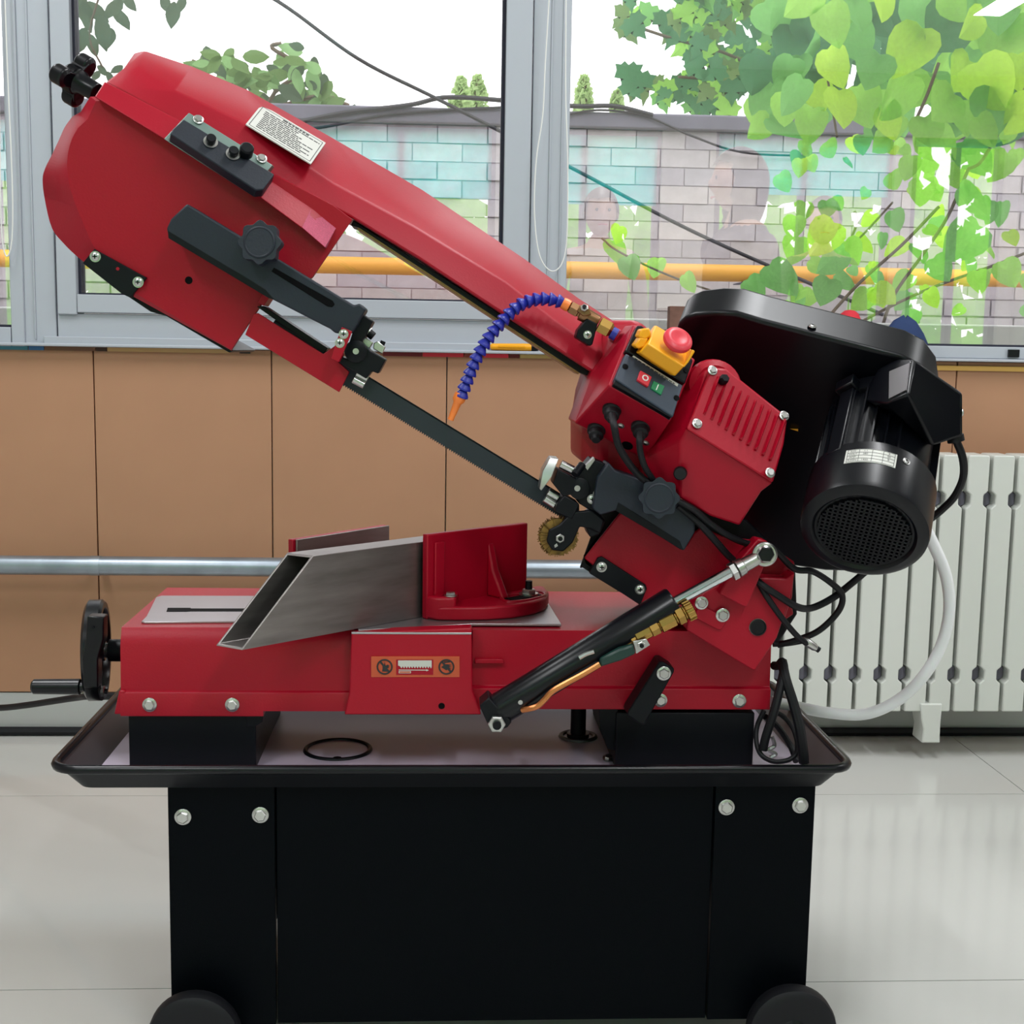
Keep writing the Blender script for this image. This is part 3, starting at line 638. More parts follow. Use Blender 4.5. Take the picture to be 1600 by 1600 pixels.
# ---- left guide head
gh = MB().slab([(560, 503), (567, 491), (583, 502), (571, 526), (565, 533), (579, 548), (603, 562), (591, 584), (581, 580), (572, 592), (556, 582), (540, 573), (527, 563), (531, 556), (545, 562), (540, 548), (546, 534), (551, 519)], .05, .10).build('guide_head', BLK, saw, bev=.0015)
MB().lathe(P(556, 549, .05), FR, [(0, .0145), (.004, .0145), (.005, .013)], 28).build('pivot_boss', BLK, gh)
MB().lathe(P(556, 549, .0455), FR, [(0, .004), (.0008, .004)], 16).build('pivot_pin', STEEL, gh)
for a, b in (((556, 582), (576, 592)), ((551, 592), (570, 602))):
    c = (P(*a, .062)+P(*b, .062))/2; dd = (P(*b, .062)-P(*a, .062)).normalized()
    MB().lathe(c-dd*.008, dd, [(0, .0042), (.0006, .0052), (.016, .0052), (.0166, .0042)], 18).build('guide_bearing', STEEL, gh)
put(SOCK, 'socket_screw', P(575, 519, .07), (P(582, 525, .07)-P(571, 516, .07)), .0085, gh)
MB().slab([(584, 536), (590, 533), (602, 542), (597, 553), (583, 545)], .066, .08).build('lock_nut', STEEL, gh, bev=.001)
MB().cyl(P(594, 545, .073), P(599, 533, .073), .0035).build('lock_stud', BLK, gh)
MB().slab([(566, 531), (571, 527), (583, 535), (577, 545), (566, 538)], .07, .08).build('adjuster_nut', STEEL, gh, bev=.001)
# ---- red blade guard
bg_ = MB().slab([(396, 491), (403, 489), (505, 553), (524, 540), (534, 511), (550, 518), (541, 536), (530, 556), (527, 564), (546, 581), (530, 613), (383, 523)], .066, .070).build('blade_guard', RED, saw, bev=.0008)
MB().slab([(534, 511), (550, 518), (545, 531), (536, 552), (529, 566), (517, 560), (523, 541)], .024, .0275).slab([(529, 552), (536, 552), (529, 566), (517, 560), (519, 553)], .0275, .066).build('guard_tab', RED, bg_, bev=.0006)
for x, y in ((537, 522), (531, 536)): put(SCREW, 'cross_screw', P(x, y, .024), FR, .0062, bg_)
MB().slab([(401, 479), (412, 478), (512, 544), (506, 553)], .08, .13).build('blade_cover', BLK, saw, bev=.001)
# ---- blade
YBL = .105
top0, top1 = (430, 500), (905, 790); bot0, bot1 = (411, 524), (905, 824)
t0, t1, b0, b1 = [P(*q, YBL) for q in (top0, top1, bot0, bot1)]
mb = MB(); N = 150; edge = []
for i in range(N):
    e0 = b0.lerp(b1, i/N); e1 = b0.lerp(b1, (i+.75)/N); dn = (b0-t0).normalized()
    edge += [e0, e1+dn*.0028]
mb.prism([t0, t1, b1]+edge[::-1], (0, .0012, 0))
bl = mb.build('saw_blade', BLADE, saw, ang=20)
MB().prism([t0.lerp(b0, -.03), t1.lerp(b1, -.03), t1.lerp(b1, .06), t0.lerp(b0, .06)], (0, .003, 0)).build('blade_back', BLK, bl)
# ---- coolant hose, valve, bracket
hp_ = [P(x, y, z) for x, y, z in ((880, 473, .09), (862, 468, .09), (843, 467, .088), (824, 471, .085), (808, 479, .082), (795, 491, .08), (783, 504, .078), (770, 519, .076), (758, 536, .075), (748, 553, .075), (739, 572, .076), (731, 592, .078), (725, 608, .08), (720, 622, .082))]
q = catmull(hp_, 10); mb = MB(); tot = sum((q[i+1]-q[i]).length for i in range(len(q)-1)); Nseg = 20
hs = bpy.data.objects.new('coolant_hose', None); link(hs, saw, q[0])
def at(s):
    acc = 0
    for i in range(len(q)-1):
        l = (q[i+1]-q[i]).length
        if acc+l >= s: return q[i].lerp(q[i+1], (s-acc)/l)
        acc += l
    return q[-1]
for i in range(Nseg):
    a, b = at(tot*i/Nseg), at(tot*(i+1)/Nseg); l = (b-a).length; d = (b-a).normalized()
    MB().lathe(a-d*l*.12, d, [(-l*.1, .0046), (l*.1, .0052), (l*.22, .0062), (l*.75, .0093), (l*.95, .0093), (l*.97, .0055)], 18).build('hose_link', BLUE, hs, ang=24)
a, b = P(719, 619, .082), P(704, 656, .085); d = (b-a).normalized(); l = (b-a).length
MB().lathe(a-d*.004, d, [(0, .008), (.004, .0088), (.010, .0085), (.014, .0056), (l, .0042), (l+.004, .0042), (l+.004, .003)], 18).build('hose_nozzle', ORANGE, hs)
a, b = P(879, 473, .09), P(890, 480, .09); d = (P(955, 517, .085)-P(879, 475, .09)).normalized()
MB().lathe(a, d, [(0, .0075), (.003, .0082), (.010, .0082), (.0105, .006), (.012, .006)], 18).build('hose_collar', ORANGE, hs)
vb = MB().lathe(a+d*.010, d, [(0, .006), (.002, .009), (.014, .009), (.015, .0075), (.018, .0075)], 6).build('coolant_valve', BRASSD, saw)
MB().lathe(a+d*.027, d, [(0, .0075), (.001, .0105), (.026, .0095), (.028, .008)], 16).build('valve_body', BRASSD, vb)
MB().lathe(P(950, 514, .08)-d*.014, d, [(0, .008), (.001, .0115), (.016, .0115), (.02, .008)], 6).build('hose_nut', BRASS, vb)
MB().lathe(P(955, 519, .08), d, [(0, .0085), (.008, .0085)], 16).build('hose_end', BLUE, vb)
MB().slab([(903, 515), (917, 497), (934, 506), (926, 538), (922, 541), (900, 527)], .077, .11).build('valve_bracket', BLK, saw, bev=.0015)
put(SCREW, 'cross_screw', P(918, 523, .077), FR, .0055, saw)
c = P(914, 488, .075); MB().slab([(902, 486), (908, 476), (920, 478), (924, 492), (912, 494)], .07, .09).build('valve_lever', BRASSD, vb, bev=.001)
put(NUT, 'lever_nut', P(913, 482, .07), (-.1, -1, .5), .0055, vb)
MB().slab([(953, 508), (972, 516), (963, 527), (950, 522)], .085, .13).build('valve_seat', REDM, saw, bev=.002)
# ---- casting behind the control box
MB().relief([[(950, 500, .16), (1000, 500, .13), (1060, 560, .13)], [(940, 552, .12), (985, 530, .09), (1050, 600, .1)], [(920, 615, .12), (950, 640, .1), (1020, 700, .1)], [(909, 668, .14), (940, 690, .1), (1010, 730, .1)], [(908, 725, .15), (940, 735, .11), (1000, 760, .1)]], .31).build('drive_casting', RED, saw, bev=.01, seg=4)
# ---- control box
A, B, Cc, D, E, G, Fp = P(990, 507, .055), P(951, 602, .0), P(1049, 656, .0), P(1087, 562, .055), P(898, 661, .075), P(926, 583, .085), P(1008, 718, .075)
cb = MB().add([A, B, Cc, D, E, Fp, G], [(0, 1, 2, 3), (1, 4, 5, 2), (0, 6, 4, 1)])
n7 = 7; ringi = [A, D, Cc, Fp, E, G]
bk = [Vector((v.x, .17, v.z)) for v in ringi]
cb = MB().add([A, B, Cc, D, E, Fp, G]+bk, [(0, 1, 2, 3), (1, 4, 5, 2), (0, 6, 4, 1), (0, 3, 8, 7), (3, 2, 9, 8), (2, 5, 10, 9), (5, 4, 11, 10), (4, 6, 12, 11), (6, 0, 7, 12), (7, 8, 9, 10, 11, 12)]).build('control_box', RED, saw, bev=.0025, seg=3)
cp_, cn = plane3(A, B, Cc)
def CP(pts, h, t, nm, m, par, bev=.001, **k):
    return MB().prism([PP(x, y, cp_+cn*h, cn) for x, y in pts], -cn*t).build(nm, m, par, bev=bev, **k)
CP([(996, 508), (1002, 508), (1081, 559), (1083, 564), (1071, 599), (977, 548)], .009, .011, 'stop_panel', PLAST, cb, .002)
sp = CP([(978, 552), (1067, 602), (1052, 651), (961, 592)], .011, .013, 'switch_panel', BOX, cb, .0015)
CP([(961, 592), (1052, 643), (1049, 652), (959, 600)], .0085, .008, 'switch_panel_edge', PLAST, cb, .001)
CP([(988, 557), (990, 555.5), (1060, 600), (1058.5, 604)], .0114, .001, 'text_strip', PAPER, sp, 0)
mb = MB(); rr_ = random.Random(5); tt = 0.05
while tt < .9:
    l = rr_.uniform(.03, .08); a1 = Vector((988.6, 557.3, 0)).lerp(Vector((1059, 602.6, 0)), tt); a2 = Vector((988.6, 557.3, 0)).lerp(Vector((1059, 602.6, 0)), min(.93, tt+l)); tt += l+.02
    mb.prism([PP(a1.x, a1.y-.5, cp_+cn*.0117, cn), PP(a2.x, a2.y-.5, cp_+cn*.0117, cn), PP(a2.x-.4, a2.y+.6, cp_+cn*.0117, cn), PP(a1.x-.4, a1.y+.6, cp_+cn*.0117, cn)], -cn*.0003)
mb.build('strip_print', INK, sp)['kind'] = 'stuff'
rbn = CP([(1001, 578.5), (1019, 588.5), (1013, 604), (996, 593)], .015, .005, 'stop_button', REDP, sp, .001)
gbn = CP([(1021.5, 594.5), (1039, 603), (1033.5, 617), (1017, 606.5)], .0135, .004, 'start_button', GREEN, sp, .001)
MB().ring(PP(1008.5, 590.5, cp_+cn*.0153, cn), cn, .0036, .0009, 24, 6).build('zero_mark', WHITE, sp)
CP([(1028.3, 600.5), (1029.6, 601), (1026, 609.5), (1024.7, 609)], .0139, .001, 'one_mark', WHITE, sp, 0)
for x, y in ((977, 573), (1057, 622)): 
    q = PP(x, y, cp_+cn*.0112, cn); MB().lathe(q, cn, [(0, .004), (.0006, .004)], 14).build('panel_screw', VOID, sp)
q = PP(1072, 579, cp_+cn*.0095, cn); MB().lathe(q, cn, [(0, .0036), (.0006, .0036)], 14).build('panel_screw', VOID, cb)
# emergency stop: yellow hood with red mushroom
es = MB().relief([[(1024, 508, .035), (1048, 522, .035), (1082, 548, .035)], [(1012, 537, -.018), (1036, 552, -.022), (1069, 573, -.018)], [(999, 551, -.006), (1024, 568, -.008), (1055, 588, -.006)]], .045).build('emergency_hood', YEL, cb, bev=.002, seg=3)
for tx in ([(997, 526), (1002, 514), (1015, 512), (1018, 524), (1008, 531)], [(991, 540), (1000, 527), (1013, 528), (1009, 542), (998, 545)]):
    MB().slab(tx, -.002, .03).build('hood_hinge', YEL, es, bev=.002)
MB().slab([(1082, 546), (1086, 549), (1076, 566), (1069, 574), (1068, 570), (1076, 558)], -.014, .02).build('hood_clip', YEL, es, bev=.001)
en = Vector((.25, -.75, .62)).normalized(); ec = P(1056, 536, -.005)
MB().lathe(ec-en*.004, en, [(0, .012), (.006, .0125), (.007, .0190), (.010, .0198), (.013, .0188), (.0155, .0150), (.016, .0105), (.0152, .008), (.0148, 0)], 32).build('mushroom_button', REDP, es)
# glands and screws on the box underside
un = plane3(B, E, Fp)[1]; up_ = B
def UQ(x, y, h=0): return PP(x, y, up_+un*h, un)
for x, y, r in ((956, 640, .0125), (932, 671, .0125), (1001, 667, .0128)):
    c = UQ(x, y); d = Vector((-.1, -.75, -.6)).normalized()
    MB().lathe(c-d*.004, d, [(0, r), (.008, r), (.009, r*.85), (.018, r*.8), (.020, r*.55), (.026, r*.45)], 18).build('cable_gland', RUB, cb, bev=.0006)
MB().lathe(UQ(980, 696), un, [(0, .008), (.0006, .008)], 18).build('knockout', VOID, cb)
for x, y in ((970, 665), (1009, 692)): put(SCREW, 'cross_screw', UQ(x, y), un, .005, cb)
# ---- gear box
gb = MB().relief([[(1068, 604, .07), (1104, 578, .045), (1131, 577, .04), (1231, 652, .03)], [(1040, 640, .05), (1076, 668, -.006), (1110, 690, -.006), (1206, 756, -.006)], [(1008, 718, .06), (1064, 690, .0), (1100, 712, .0), (1190, 768, .0)], [(1003, 746, .075), (1062, 778, .025), (1110, 806, .025), (1156, 821, .03)]], .26).build('gear_box', RED, saw, bev=.003, seg=3)
g0, g1, g2, g3 = (1111, 574), (1231, 652), (1208, 755), (1073, 671)
gc = MB().relief([[(1111, 574, .035), (1135, 576, .032), (1231, 652, .028)], [(1096, 612, .014), (1121, 632, .013), (1225, 695, .009)], [(1073, 671, -.014), (1107, 692, -.014), (1208, 755, -.014)]], .05).build('gear_cover', RED, saw, bev=.003, seg=3)
gp_, gn = plane3(P(1111, 574, .035), P(1231, 652, .028), P(1073, 671, -.014))
for k in range(10):
    t_ = k/9; a = (1122+103*t_, 590+66*t_); b = (1100+104*t_, 648+70*t_)
    qa, qb = PP(*a, gp_+gn*.0, gn), PP(*b, gp_+gn*.0, gn); s = (P(1231, 652, .03)-P(1111, 574, .03)).normalized()*.0034
    MB().add([qa-s, qa+s, qb+s*.6, qb-s*.6, qa+gn*.0072+(qb-qa)*.03, qb+gn*.0045-(qb-qa)*.05, qa-gn*.01, qb-gn*.01], [(0, 4, 5, 3), (1, 2, 5, 4), (0, 1, 4), (3, 5, 2), (0, 3, 7, 6), (1, 6, 7, 2), (0, 6, 1), (3, 2, 7)]).build('cooling_rib', RED, gc, ang=20)
for x, y in ((1113, 579), (1089, 662), (1225, 650), (1203, 739)): put(HEX, 'hex_bolt', PP(x, y, gp_+gn*.002, gn), gn, .0068, gc, x)
MB().lathe(PP(1127, 597, gp_, gn), gn, [(0, .0065), (.012, .0065), (.014, .005), (.014, 0)], 6).build('filler_plug', BLK, gc)
MB().lathe(P(1063, 739, .012), Vector((-.2, -1, 0)), [(-.01, .009), (.008, .009), (.012, .0075), (.012, 0)], 20).build('oil_plug', RUB, gb)
MB().ring(P(1115, 604, .06), Vector((0, -1, .3)), .026, .012, 28).build('bearing_boss', RED, gb)
# ---- motor
MA = Vector((.34, .725, .60)).normalized(); MC = P(1349, 834, -.055); MR = .0818
mu, mv = basis(MA)
if mu.x < 0: mu = -mu; mv = -mv
mx = (RGT-MA*RGT.dot(MA)).normalized(); my = MA.cross(mx)
if my.z < 0: my = -my
mo = bpy.data.objects.new('motor', None); link(mo, saw, MC)
cow = MB().lathe(MC, MA, [(.004, 0), (.004, .062), (0, .066), (.001, .074), (.005, .080), (.012, MR-.0005), (.085, MR), (.087, MR-.002), (.087, .06)], 64).build('fan_cowl', COVER, mo, ang=40)
mb = MB()
for i in range(-9, 10):
    s = i*.0062; h = math.sqrt(max(0, .058**2-s*s))
    for ax_, ay_ in ((mx, my), (my, mx)):
        p0 = MC+ax_*s-ay_*h; p1 = MC+ax_*s+ay_*h; d = ax_*.0013
        mb.prism([p0-d, p0+d, p1+d, p1-d], MA*.0045)
mb.build('fan_grille', COVER, mo)['kind'] = 'stuff'
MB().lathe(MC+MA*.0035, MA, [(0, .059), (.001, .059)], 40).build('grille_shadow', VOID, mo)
fr_ = MB().lathe(MC+MA*.07, MA, [(0, .069), (.15, .069)], 48).build('motor_frame', COVER, mo)
for k in range(28):
    a = 2*PI*k/28; d = mx*math.cos(a)+my*math.sin(a); s = MA.cross(d)*.0012
    if 20 < math.degrees(a) < 75: continue
    c = MC+d*.067; MB().prism([c+MA*.078-s, c+MA*.078+s, c+MA*.21+s, c+MA*.21-s], d*.011).build('fin', COVER, fr_)
a = math.radians(137); d = mx*math.cos(a)+my*math.sin(a); s = MA.cross(d)*.011; c = MC+d*.064
MB().prism([c+MA*.077-s, c+MA*.077+s, c+MA*.21+s, c+MA*.21-s], d*.018).build('bolt_pad', COVER, fr_, bev=.002)
MB().prism([c+MA*.205-s*1.3, c+MA*.205+s*1.3, c+MA*.225+s*1.3, c+MA*.225-s*1.3], d*.026).build('bolt_lug', COVER, fr_, bev=.002)
MB().lathe(MC+MA*.205, MA, [(0, .07), (.002, .076), (.025, .076), (.03, .07)], 48).build('end_bell', COVER, mo)
# motor rating plate on the cowl
def MP(ang, h, r): d = mx*math.cos(ang)+my*math.sin(ang); return MC+MA*h+d*r
def mang(px, py):
    best = None
    for i in range(0, 200):
        an = PI*i/200
        for j in range(0, 40):
            h = .08*j/40; q = MP(an, h, MR); dlt = q-CAM; X = dlt.dot(RGT)/dlt.dot(fwd)*FX+800; Y = 800-dlt.dot(UPV)/dlt.dot(fwd)*FX
            e = (X-px)**2+(Y-py)**2
            if best is None or e < best[0]: best = (e, an, h)
    return best[1], best[2]
aL, hT = mang(1324, 697); aR, hT2 = mang(1402, 713); _, hB = mang(1322, 720)
hT = min(.070, (hT+hT2)/2); hB = min(hB, hT-.025)
def curved(a0, a1, h0, h1, r, n=14):
    V = []; F = []
    for i in range(n+1):
        an = a0+(a1-a0)*i/n
        V += [MP(an, h0, r), MP(an, h1, r), MP(an, h0, r-.0008), MP(an, h1, r-.0008)]
    for i in range(n):
        k = i*4; F += [(k, k+1, k+5, k+4), (k+2, k+6, k+7, k+3), (k, k+4, k+6, k+2), (k+1, k+3, k+7, k+5)]
    F += [(0, 2, 3, 1), (4*n, 4*n+1, 4*n+3, 4*n+2)]
    return V, F
rp = MB().add(*curved(aL, aR, hB, hT, MR+.0004)).build('rating_plate', PAPER, mo)
mb = MB(); rr2 = MR+.0006
W_ = aR-aL; H_ = hT-hB
for f in (.04, .27, .5, .73, .96): mb.add(*curved(aL+W_*.04, aL+W_*.96, hB+H_*f, hB+H_*(f+.022), rr2))
for f in (.04, .27, .52, .73, .955): mb.add(*curved(aL+W_*f, aL+W_*(f+.008), hB+H_*.04, hB+H_*.97, rr2, 2))
rows = [('KW', '1.1', '', '3'), ('VOLT', '380', '', '50'), ('AMP', '', '', 'B'), ('R/MIN', '1400', '', '')]
for i, r_ in enumerate(rows):
    for j, t_ in enumerate(r_):
        if not t_: continue
        V, F = textmesh(t_, H_*.17); cx_ = (.155, .395, .62, .845)[j]; cyy = hT-H_*(.145+.23*i)
        mb.add([MP(aL+W_*cx_ + (v.x/MR)*(1 if W_ > 0 else -1), cyy+v.y, rr2) for v in V], F)
mb.build('plate_print', INK, mo, smooth=False)['kind'] = 'stuff'
sa, sh = mang(1416, 721); put(SCREW, 'cross_screw', MP(sa, sh, MR), mx*math.cos(sa)+my*math.sin(sa), .005, mo)
# terminal box
a_, b_, c_, d_ = P(1387, 578, .03), P(1427, 561, .005), P(1420, 614, -.055), PP(1386, 631, P(1387, 578, .03), plane3(P(1387, 578, .03), P(1427, 561, .005), P(1420, 614, -.055))[1])
e_, f_, g_, h_ = P(1505, 614, -.02), P(1505, 682, -.02), P(1456, 697, .0), P(1398, 645, .0)
cq = (a_+b_+c_+d_)/4; TC = [cq.lerp(q_, .8) for q_ in (a_, b_, c_, d_)]
t_b = MB().add([a_, b_, c_, d_, e_, f_, g_, h_]+[Vector((q.x, .07, q.z)) for q in (a_, b_, e_, f_, g_, h_, d_)],
    [(0, 1, 2, 3), (1, 4, 5, 6, 2), (3, 2, 6, 7), (0, 8, 9, 1), (1, 9, 10, 4), (4, 10, 11, 5), (5, 11, 12, 6), (6, 12, 13, 7), (7, 13, 14, 3), (3, 14, 8, 0), (8, 14, 13, 12, 11, 10, 9)]).build('terminal_box', COVER, mo, bev=.004, seg=4)
MB().add([q_+Vector((-.0015, -.0012, .001)) for q_ in TC]+[q_+Vector((.001, .001, -.001)) for q_ in TC], [(0, 1, 2, 3), (7, 6, 5, 4), (0, 4, 5, 1), (1, 5, 6, 2), (2, 6, 7, 3), (3, 7, 4, 0)]).build('terminal_cover', GROUND, mo)
put(SCREW, 'cross_screw', P(1503, 645, -.02), (1, -.3, 0), .005, mo)
MB().cyl(P(1492, 680, 0), P(1494, 690, 0), .011).build('terminal_gland', RUB, mo)
# ---- belt cover
bpnt = MC+MA*.237
cov = [(1055, 520), (1060, 506), (1070, 497), (1085, 491), (1118, 487.5), (1150, 489), (1190, 501), (1265, 520), (1340, 539), (1406, 556), (1436, 571), (1456, 598), (1462, 640), (1461, 760), (1452, 830), (1420, 872), (1360, 895), (1290, 893), (1235, 885), (1180, 860), (1120, 820), (1070, 740), (1052, 650), (1050, 560)]
bc = MB().prism([PP(x, y, bpnt, MA) for x, y in cov], MA*.062).build('belt_cover', COVER, saw, bev=.006, seg=4, ang=30)
q = PP(1266, 521, bpnt, MA)+MA*.012; put(SCREW, 'cross_screw', q+Vector((.1, -.35, .9)).normalized()*.0025, (.1, -.35, .9), .006, bc)
MB().add([PP(1234, 670, bpnt-MA*.001, MA), PP(1247, 670, bpnt-MA*.001, MA), PP(1247, 674, bpnt-MA*.001, MA), PP(1234, 670, bpnt-MA*.006, MA), PP(1247, 670, bpnt-MA*.004, MA), PP(1247, 674, bpnt-MA*.004, MA)], [(0, 1, 2), (3, 5, 4), (0, 3, 4, 1), (1, 4, 5, 2), (2, 5, 3, 0)]).build('arrow_sticker', YEL, bc)
# ---- drive wheel guard (lower right red) and plate
dg = MB().slab([(968, 801), (985, 796), (1062, 842), (1074, 850), (1084, 832), (1096, 822), (1130, 838), (1192, 845), (1242, 878), (1238, 932), (1226, 968), (1150, 985), (1080, 975), (1001, 941), (912, 872)], .09, .28, .03, -.03).build('drive_guard', RED, saw, bev=.003, seg=3)
MB().slab([(934, 806), (962, 770), (1100, 790), (1165, 812), (1205, 850), (1090, 870), (1000, 870), (905, 888)], .12, .2, .02, -.01).build('drive_frame', BLK, saw, bev=.002)
MB().slab([(913, 868), (916, 880), (1003, 939), (1001, 946), (906, 884), (930, 845)], .10, .26, .03, -.03).build('drive_cover', BLK, saw, bev=.001)
sp2 = MB().slab([(934, 872), (941, 870), (1009, 914), (1011, 920), (1002, 942), (996, 942), (921, 896)], .083, .10).build('cover_strap', BLK, saw, bev=.0012)
for x, y in ((940, 886), (1000, 921)): put(SCREW, 'cross_screw', P(x, y, .083), FR, .0072, sp2)
# ---- right guide slide
rs = MB().slab([(934, 746), (951, 722), (962, 735), (1000, 748), (1058, 782), (1087, 812), (1086, 832), (1069, 861), (1062, 858), (966, 797), (938, 805), (926, 795)], .035, .083).build('guide_slide', DARK, saw, bev=.0025, seg=3)
MB().slab([(966, 785), (1062, 845), (1068, 860), (962, 798)], .0342, .05).build('slide_edge', BLK, rs, bev=.0005)
lobe_knob('slide_knob', P(1029, 778, .018), Vector((-.1, -1, .1)).normalized(), .0275, .014, DARK, rs)
rg = MB().slab([(905, 737), (915, 729), (925, 717), (940, 722), (950, 727), (946, 752), (940, 790), (926, 800), (905, 787), (894, 765), (900, 748)], .05, .10).build('guide_head', BLK, saw, bev=.0015)
MB().lathe(P(905, 763, .05), FR, [(0, .0145), (.004, .0145), (.005, .013)], 28).build('pivot_boss', BLK, rg)
MB().lathe(P(902, 763, .0455), FR, [(0, .004), (.0008, .004)], 16).build('pivot_pin', STEEL, rg)
MB().slab([(872, 733), (902, 748), (897, 772), (880, 776), (864, 756)], .045, .09).build('guide_arm', BLK, rg, bev=.0015)
MB().relief([[(860, 714.5, .055), (873, 716.5, .05)], [(848, 735, .05), (862, 745, .045)], [(843, 764, .05), (846, 767, .05)]], .085).build('guide_plate', STEEL, rg, bev=.001)
a, b = P(874, 724, .05), P(900, 737, .05); put(HEX, 'hex_bolt', b, (a-b), .0085, rg)
MB().cyl(P(876, 725, .05), P(900, 737, .05), .0058, n=12).build('guide_bolt', STEEL, rg)
MB().cyl(P(898, 742, .04), P(910, 726, .05), .0055, n=14).build('adjuster_screw', BLK, rg)
MB().slab([(914, 729), (928, 714), (930, 719), (918, 735)], .047, .06).build('spring_washer', STEEL, rg, bev=.0005)
for a, b in (((856, 768), (872, 777)), ((850, 778), (867, 789))):
    c = (P(*a, .062)+P(*b, .062))/2; dd = (P(*b, .062)-P(*a, .062)).normalized()
    MB().lathe(c-dd*.008, dd, [(0, .0042), (.0006, .0054), (.016, .0054), (.0166, .0042)], 18).build('guide_bearing', STEEL, rg)
MB().slab([(882, 773), (906, 788), (894, 812), (867, 800), (870, 788)], .045, .09).build('guide_block', BLK, rg, bev=.002)
for x, y in ((934, 772), (925, 780)): put(SCREW, 'cross_screw', P(x, y, .05), FR, .0066, rg)
# ---- wire brush
bc_ = P(872, 838, .06); bw = bpy.data.objects.new('wire_brush', None); link(bw, saw, bc_)
mb = MB(); rr3 = random.Random(2)
for k in range(260):
    a = rr3.uniform(0, 2*PI); d = Vector((math.cos(a), 0, math.sin(a))); s = Vector((-d.z, 0, d.x)); y = rr3.uniform(-.006, .006)
    p0 = bc_+d*.012+Vector((0, y, 0)); p1 = bc_+d*rr3.uniform(.025, .0285)+s*rr3.uniform(-.004, .004)+Vector((0, y, 0))
    mb.tube([p0, p1], .0006, 3, 1)
mb.lathe(bc_-Vector((0, .005, 0)), (0, 1, 0), [(0, .008), (0, .0245), (.01, .0245), (.01, .008)], 40).build('bristle', BRIST, bw)['kind'] = 'stuff'
MB().slab([(926, 797), (944, 813), (938, 834), (921, 826), (906, 823), (895, 848), (880, 862), (863, 860), (854, 846), (858, 828), (874, 820), (893, 800)], .046, .0525).build('brush_arm', BLK, bw, bev=.002)
put(NUT, 'brush_nut', P(875, 841, .046), FR, .0062, bw); MB().slab([(866, 852), (870, 849), (872, 853), (867, 856)], .0455, .047).build('arm_slot', STEEL, bw)
MB().slab([(910, 812), (930, 796), (946, 814), (936, 836), (922, 840)], .05, .1).build('brush_bracket', BLK, saw, bev=.002)
# ---- pivot bracket
pv = MB().slab([(1078, 950), (1100, 925), (1150, 900), (1228, 905), (1242, 895), (1236, 930), (1218, 985), (1214, 997), (1180, 1048), (1174, 1046), (1073, 985)], .05, .085).build('pivot_bracket', RED, saw, bev=.002)
MB().slab([(1184, 842), (1200, 846), (1197, 878), (1168, 949), (1162, 948), (1124, 928), (1128, 920), (1160, 870)], .03, .06).build('cylinder_ear', RED, pv, bev=.002)
MB().slab([(1083, 964), (1094, 945), (1138, 967), (1128, 984), (1121, 984)], .045, .06).build('bolt_boss', RED, pv, bev=.0015)
put(HEX, 'hex_bolt', P(1096, 942, .045), FR, .009, pv, .3); put(HEX, 'hex_bolt', P(1129, 961, .045), FR, .0095, pv)
MB().lathe(P(1184, 980, .05), FR, [(0, .0115), (.003, .0115), (.0035, .010), (.002, .0095), (.002, 0)], 28).build('pivot_cap', PLAST, pv)
MB().lathe(P(1184, 980, .05), (0, 1, 0), [(.0, .012), (.33, .012)], 24).build('pivot_pin', STEEL, pv)
MB().slab([(1195, 890), (1243, 880), (1246, 960), (1214, 1010), (1205, 1000), (1222, 960)], .16, .30).build('rear_bracket', BLK, saw, bev=.003)
MB().slab([(1090, 980), (1150, 1028), (1203, 1035), (1203, 985), (1240, 960), (1230, 900), (1090, 900)], .11, .38).build('pivot_base', RED, bed, bev=.002)
# ---- hydraulic feed cylinder
Y0, Y1 = -.005, .005
c0, c1 = P(783, 1106, Y0), P(1054, 941, Y1); cdv = (c1-c0).normalized(); cl = (c1-c0).length
hy = bpy.data.objects.new('feed_cylinder', None); link(hy, saw, c0)
MB().lathe(c0, cdv, [(-.006, .0), (-.006, .020), (0, .0215), (cl-.003, .0222), (cl, .0205), (cl, 0)], 40).build('cylinder_tube', PLAST, hy)
MB().slab([(749, 1103), (764, 1090), (800, 1128), (793, 1137), (771, 1145), (767, 1143)], Y0-.02, Y0+.02).build('cylinder_foot', BLK, hy, bev=.003)
put(NUT, 'foot_nut', P(776, 1130, Y0-.02), FR, .0115, hy, .5)
MB().cyl(P(776, 1130, Y0-.02), P(776, 1130, .07), .006).build('foot_pin', STEEL, hy)
r0_, r1_ = P(1056, 940, Y1), P(1150, 889, .012); rd = (r1_-r0_).normalized()
MB().lathe(r0_, rd, [(-.01, .0075), ((r1_-r0_).length, .0075)], 24).build('piston_rod', CHROME, hy)
q = P(1141, 895, .011)
MB().lathe(q, rd, [(0, .0105), (.001, .0125), (.008, .0125), (.009, .0105)], 6).lathe(q+rd*.0095, rd, [(0, .0105), (.001, .0125), (.010, .0115), (.011, .0098), (.040, .009)], 24).build('rod_nut', STEEL, hy)
ej = P(1195, 866, .012)
MB().ring(ej, (-.15, -1, .1), .0125, .0042, 36, 10).lathe(ej+Vector((0, -.008, 0)), (0, 1, 0), [(0, .0095), (.004, .0125), (.010, .0125), (.014, .0095)], 28).build('rod_eye', STEEL, hy)
q = P(1197, 866, .003); MB().lathe(q, (-.15, -1, .1), [(0, .0105), (.004, .0105), (.005, .009)], 6).build('eye_bolt', PLAST, hy)
MB().cyl(ej, P(1195, 866, .06), .008).build('eye_pin', STEEL, hy)
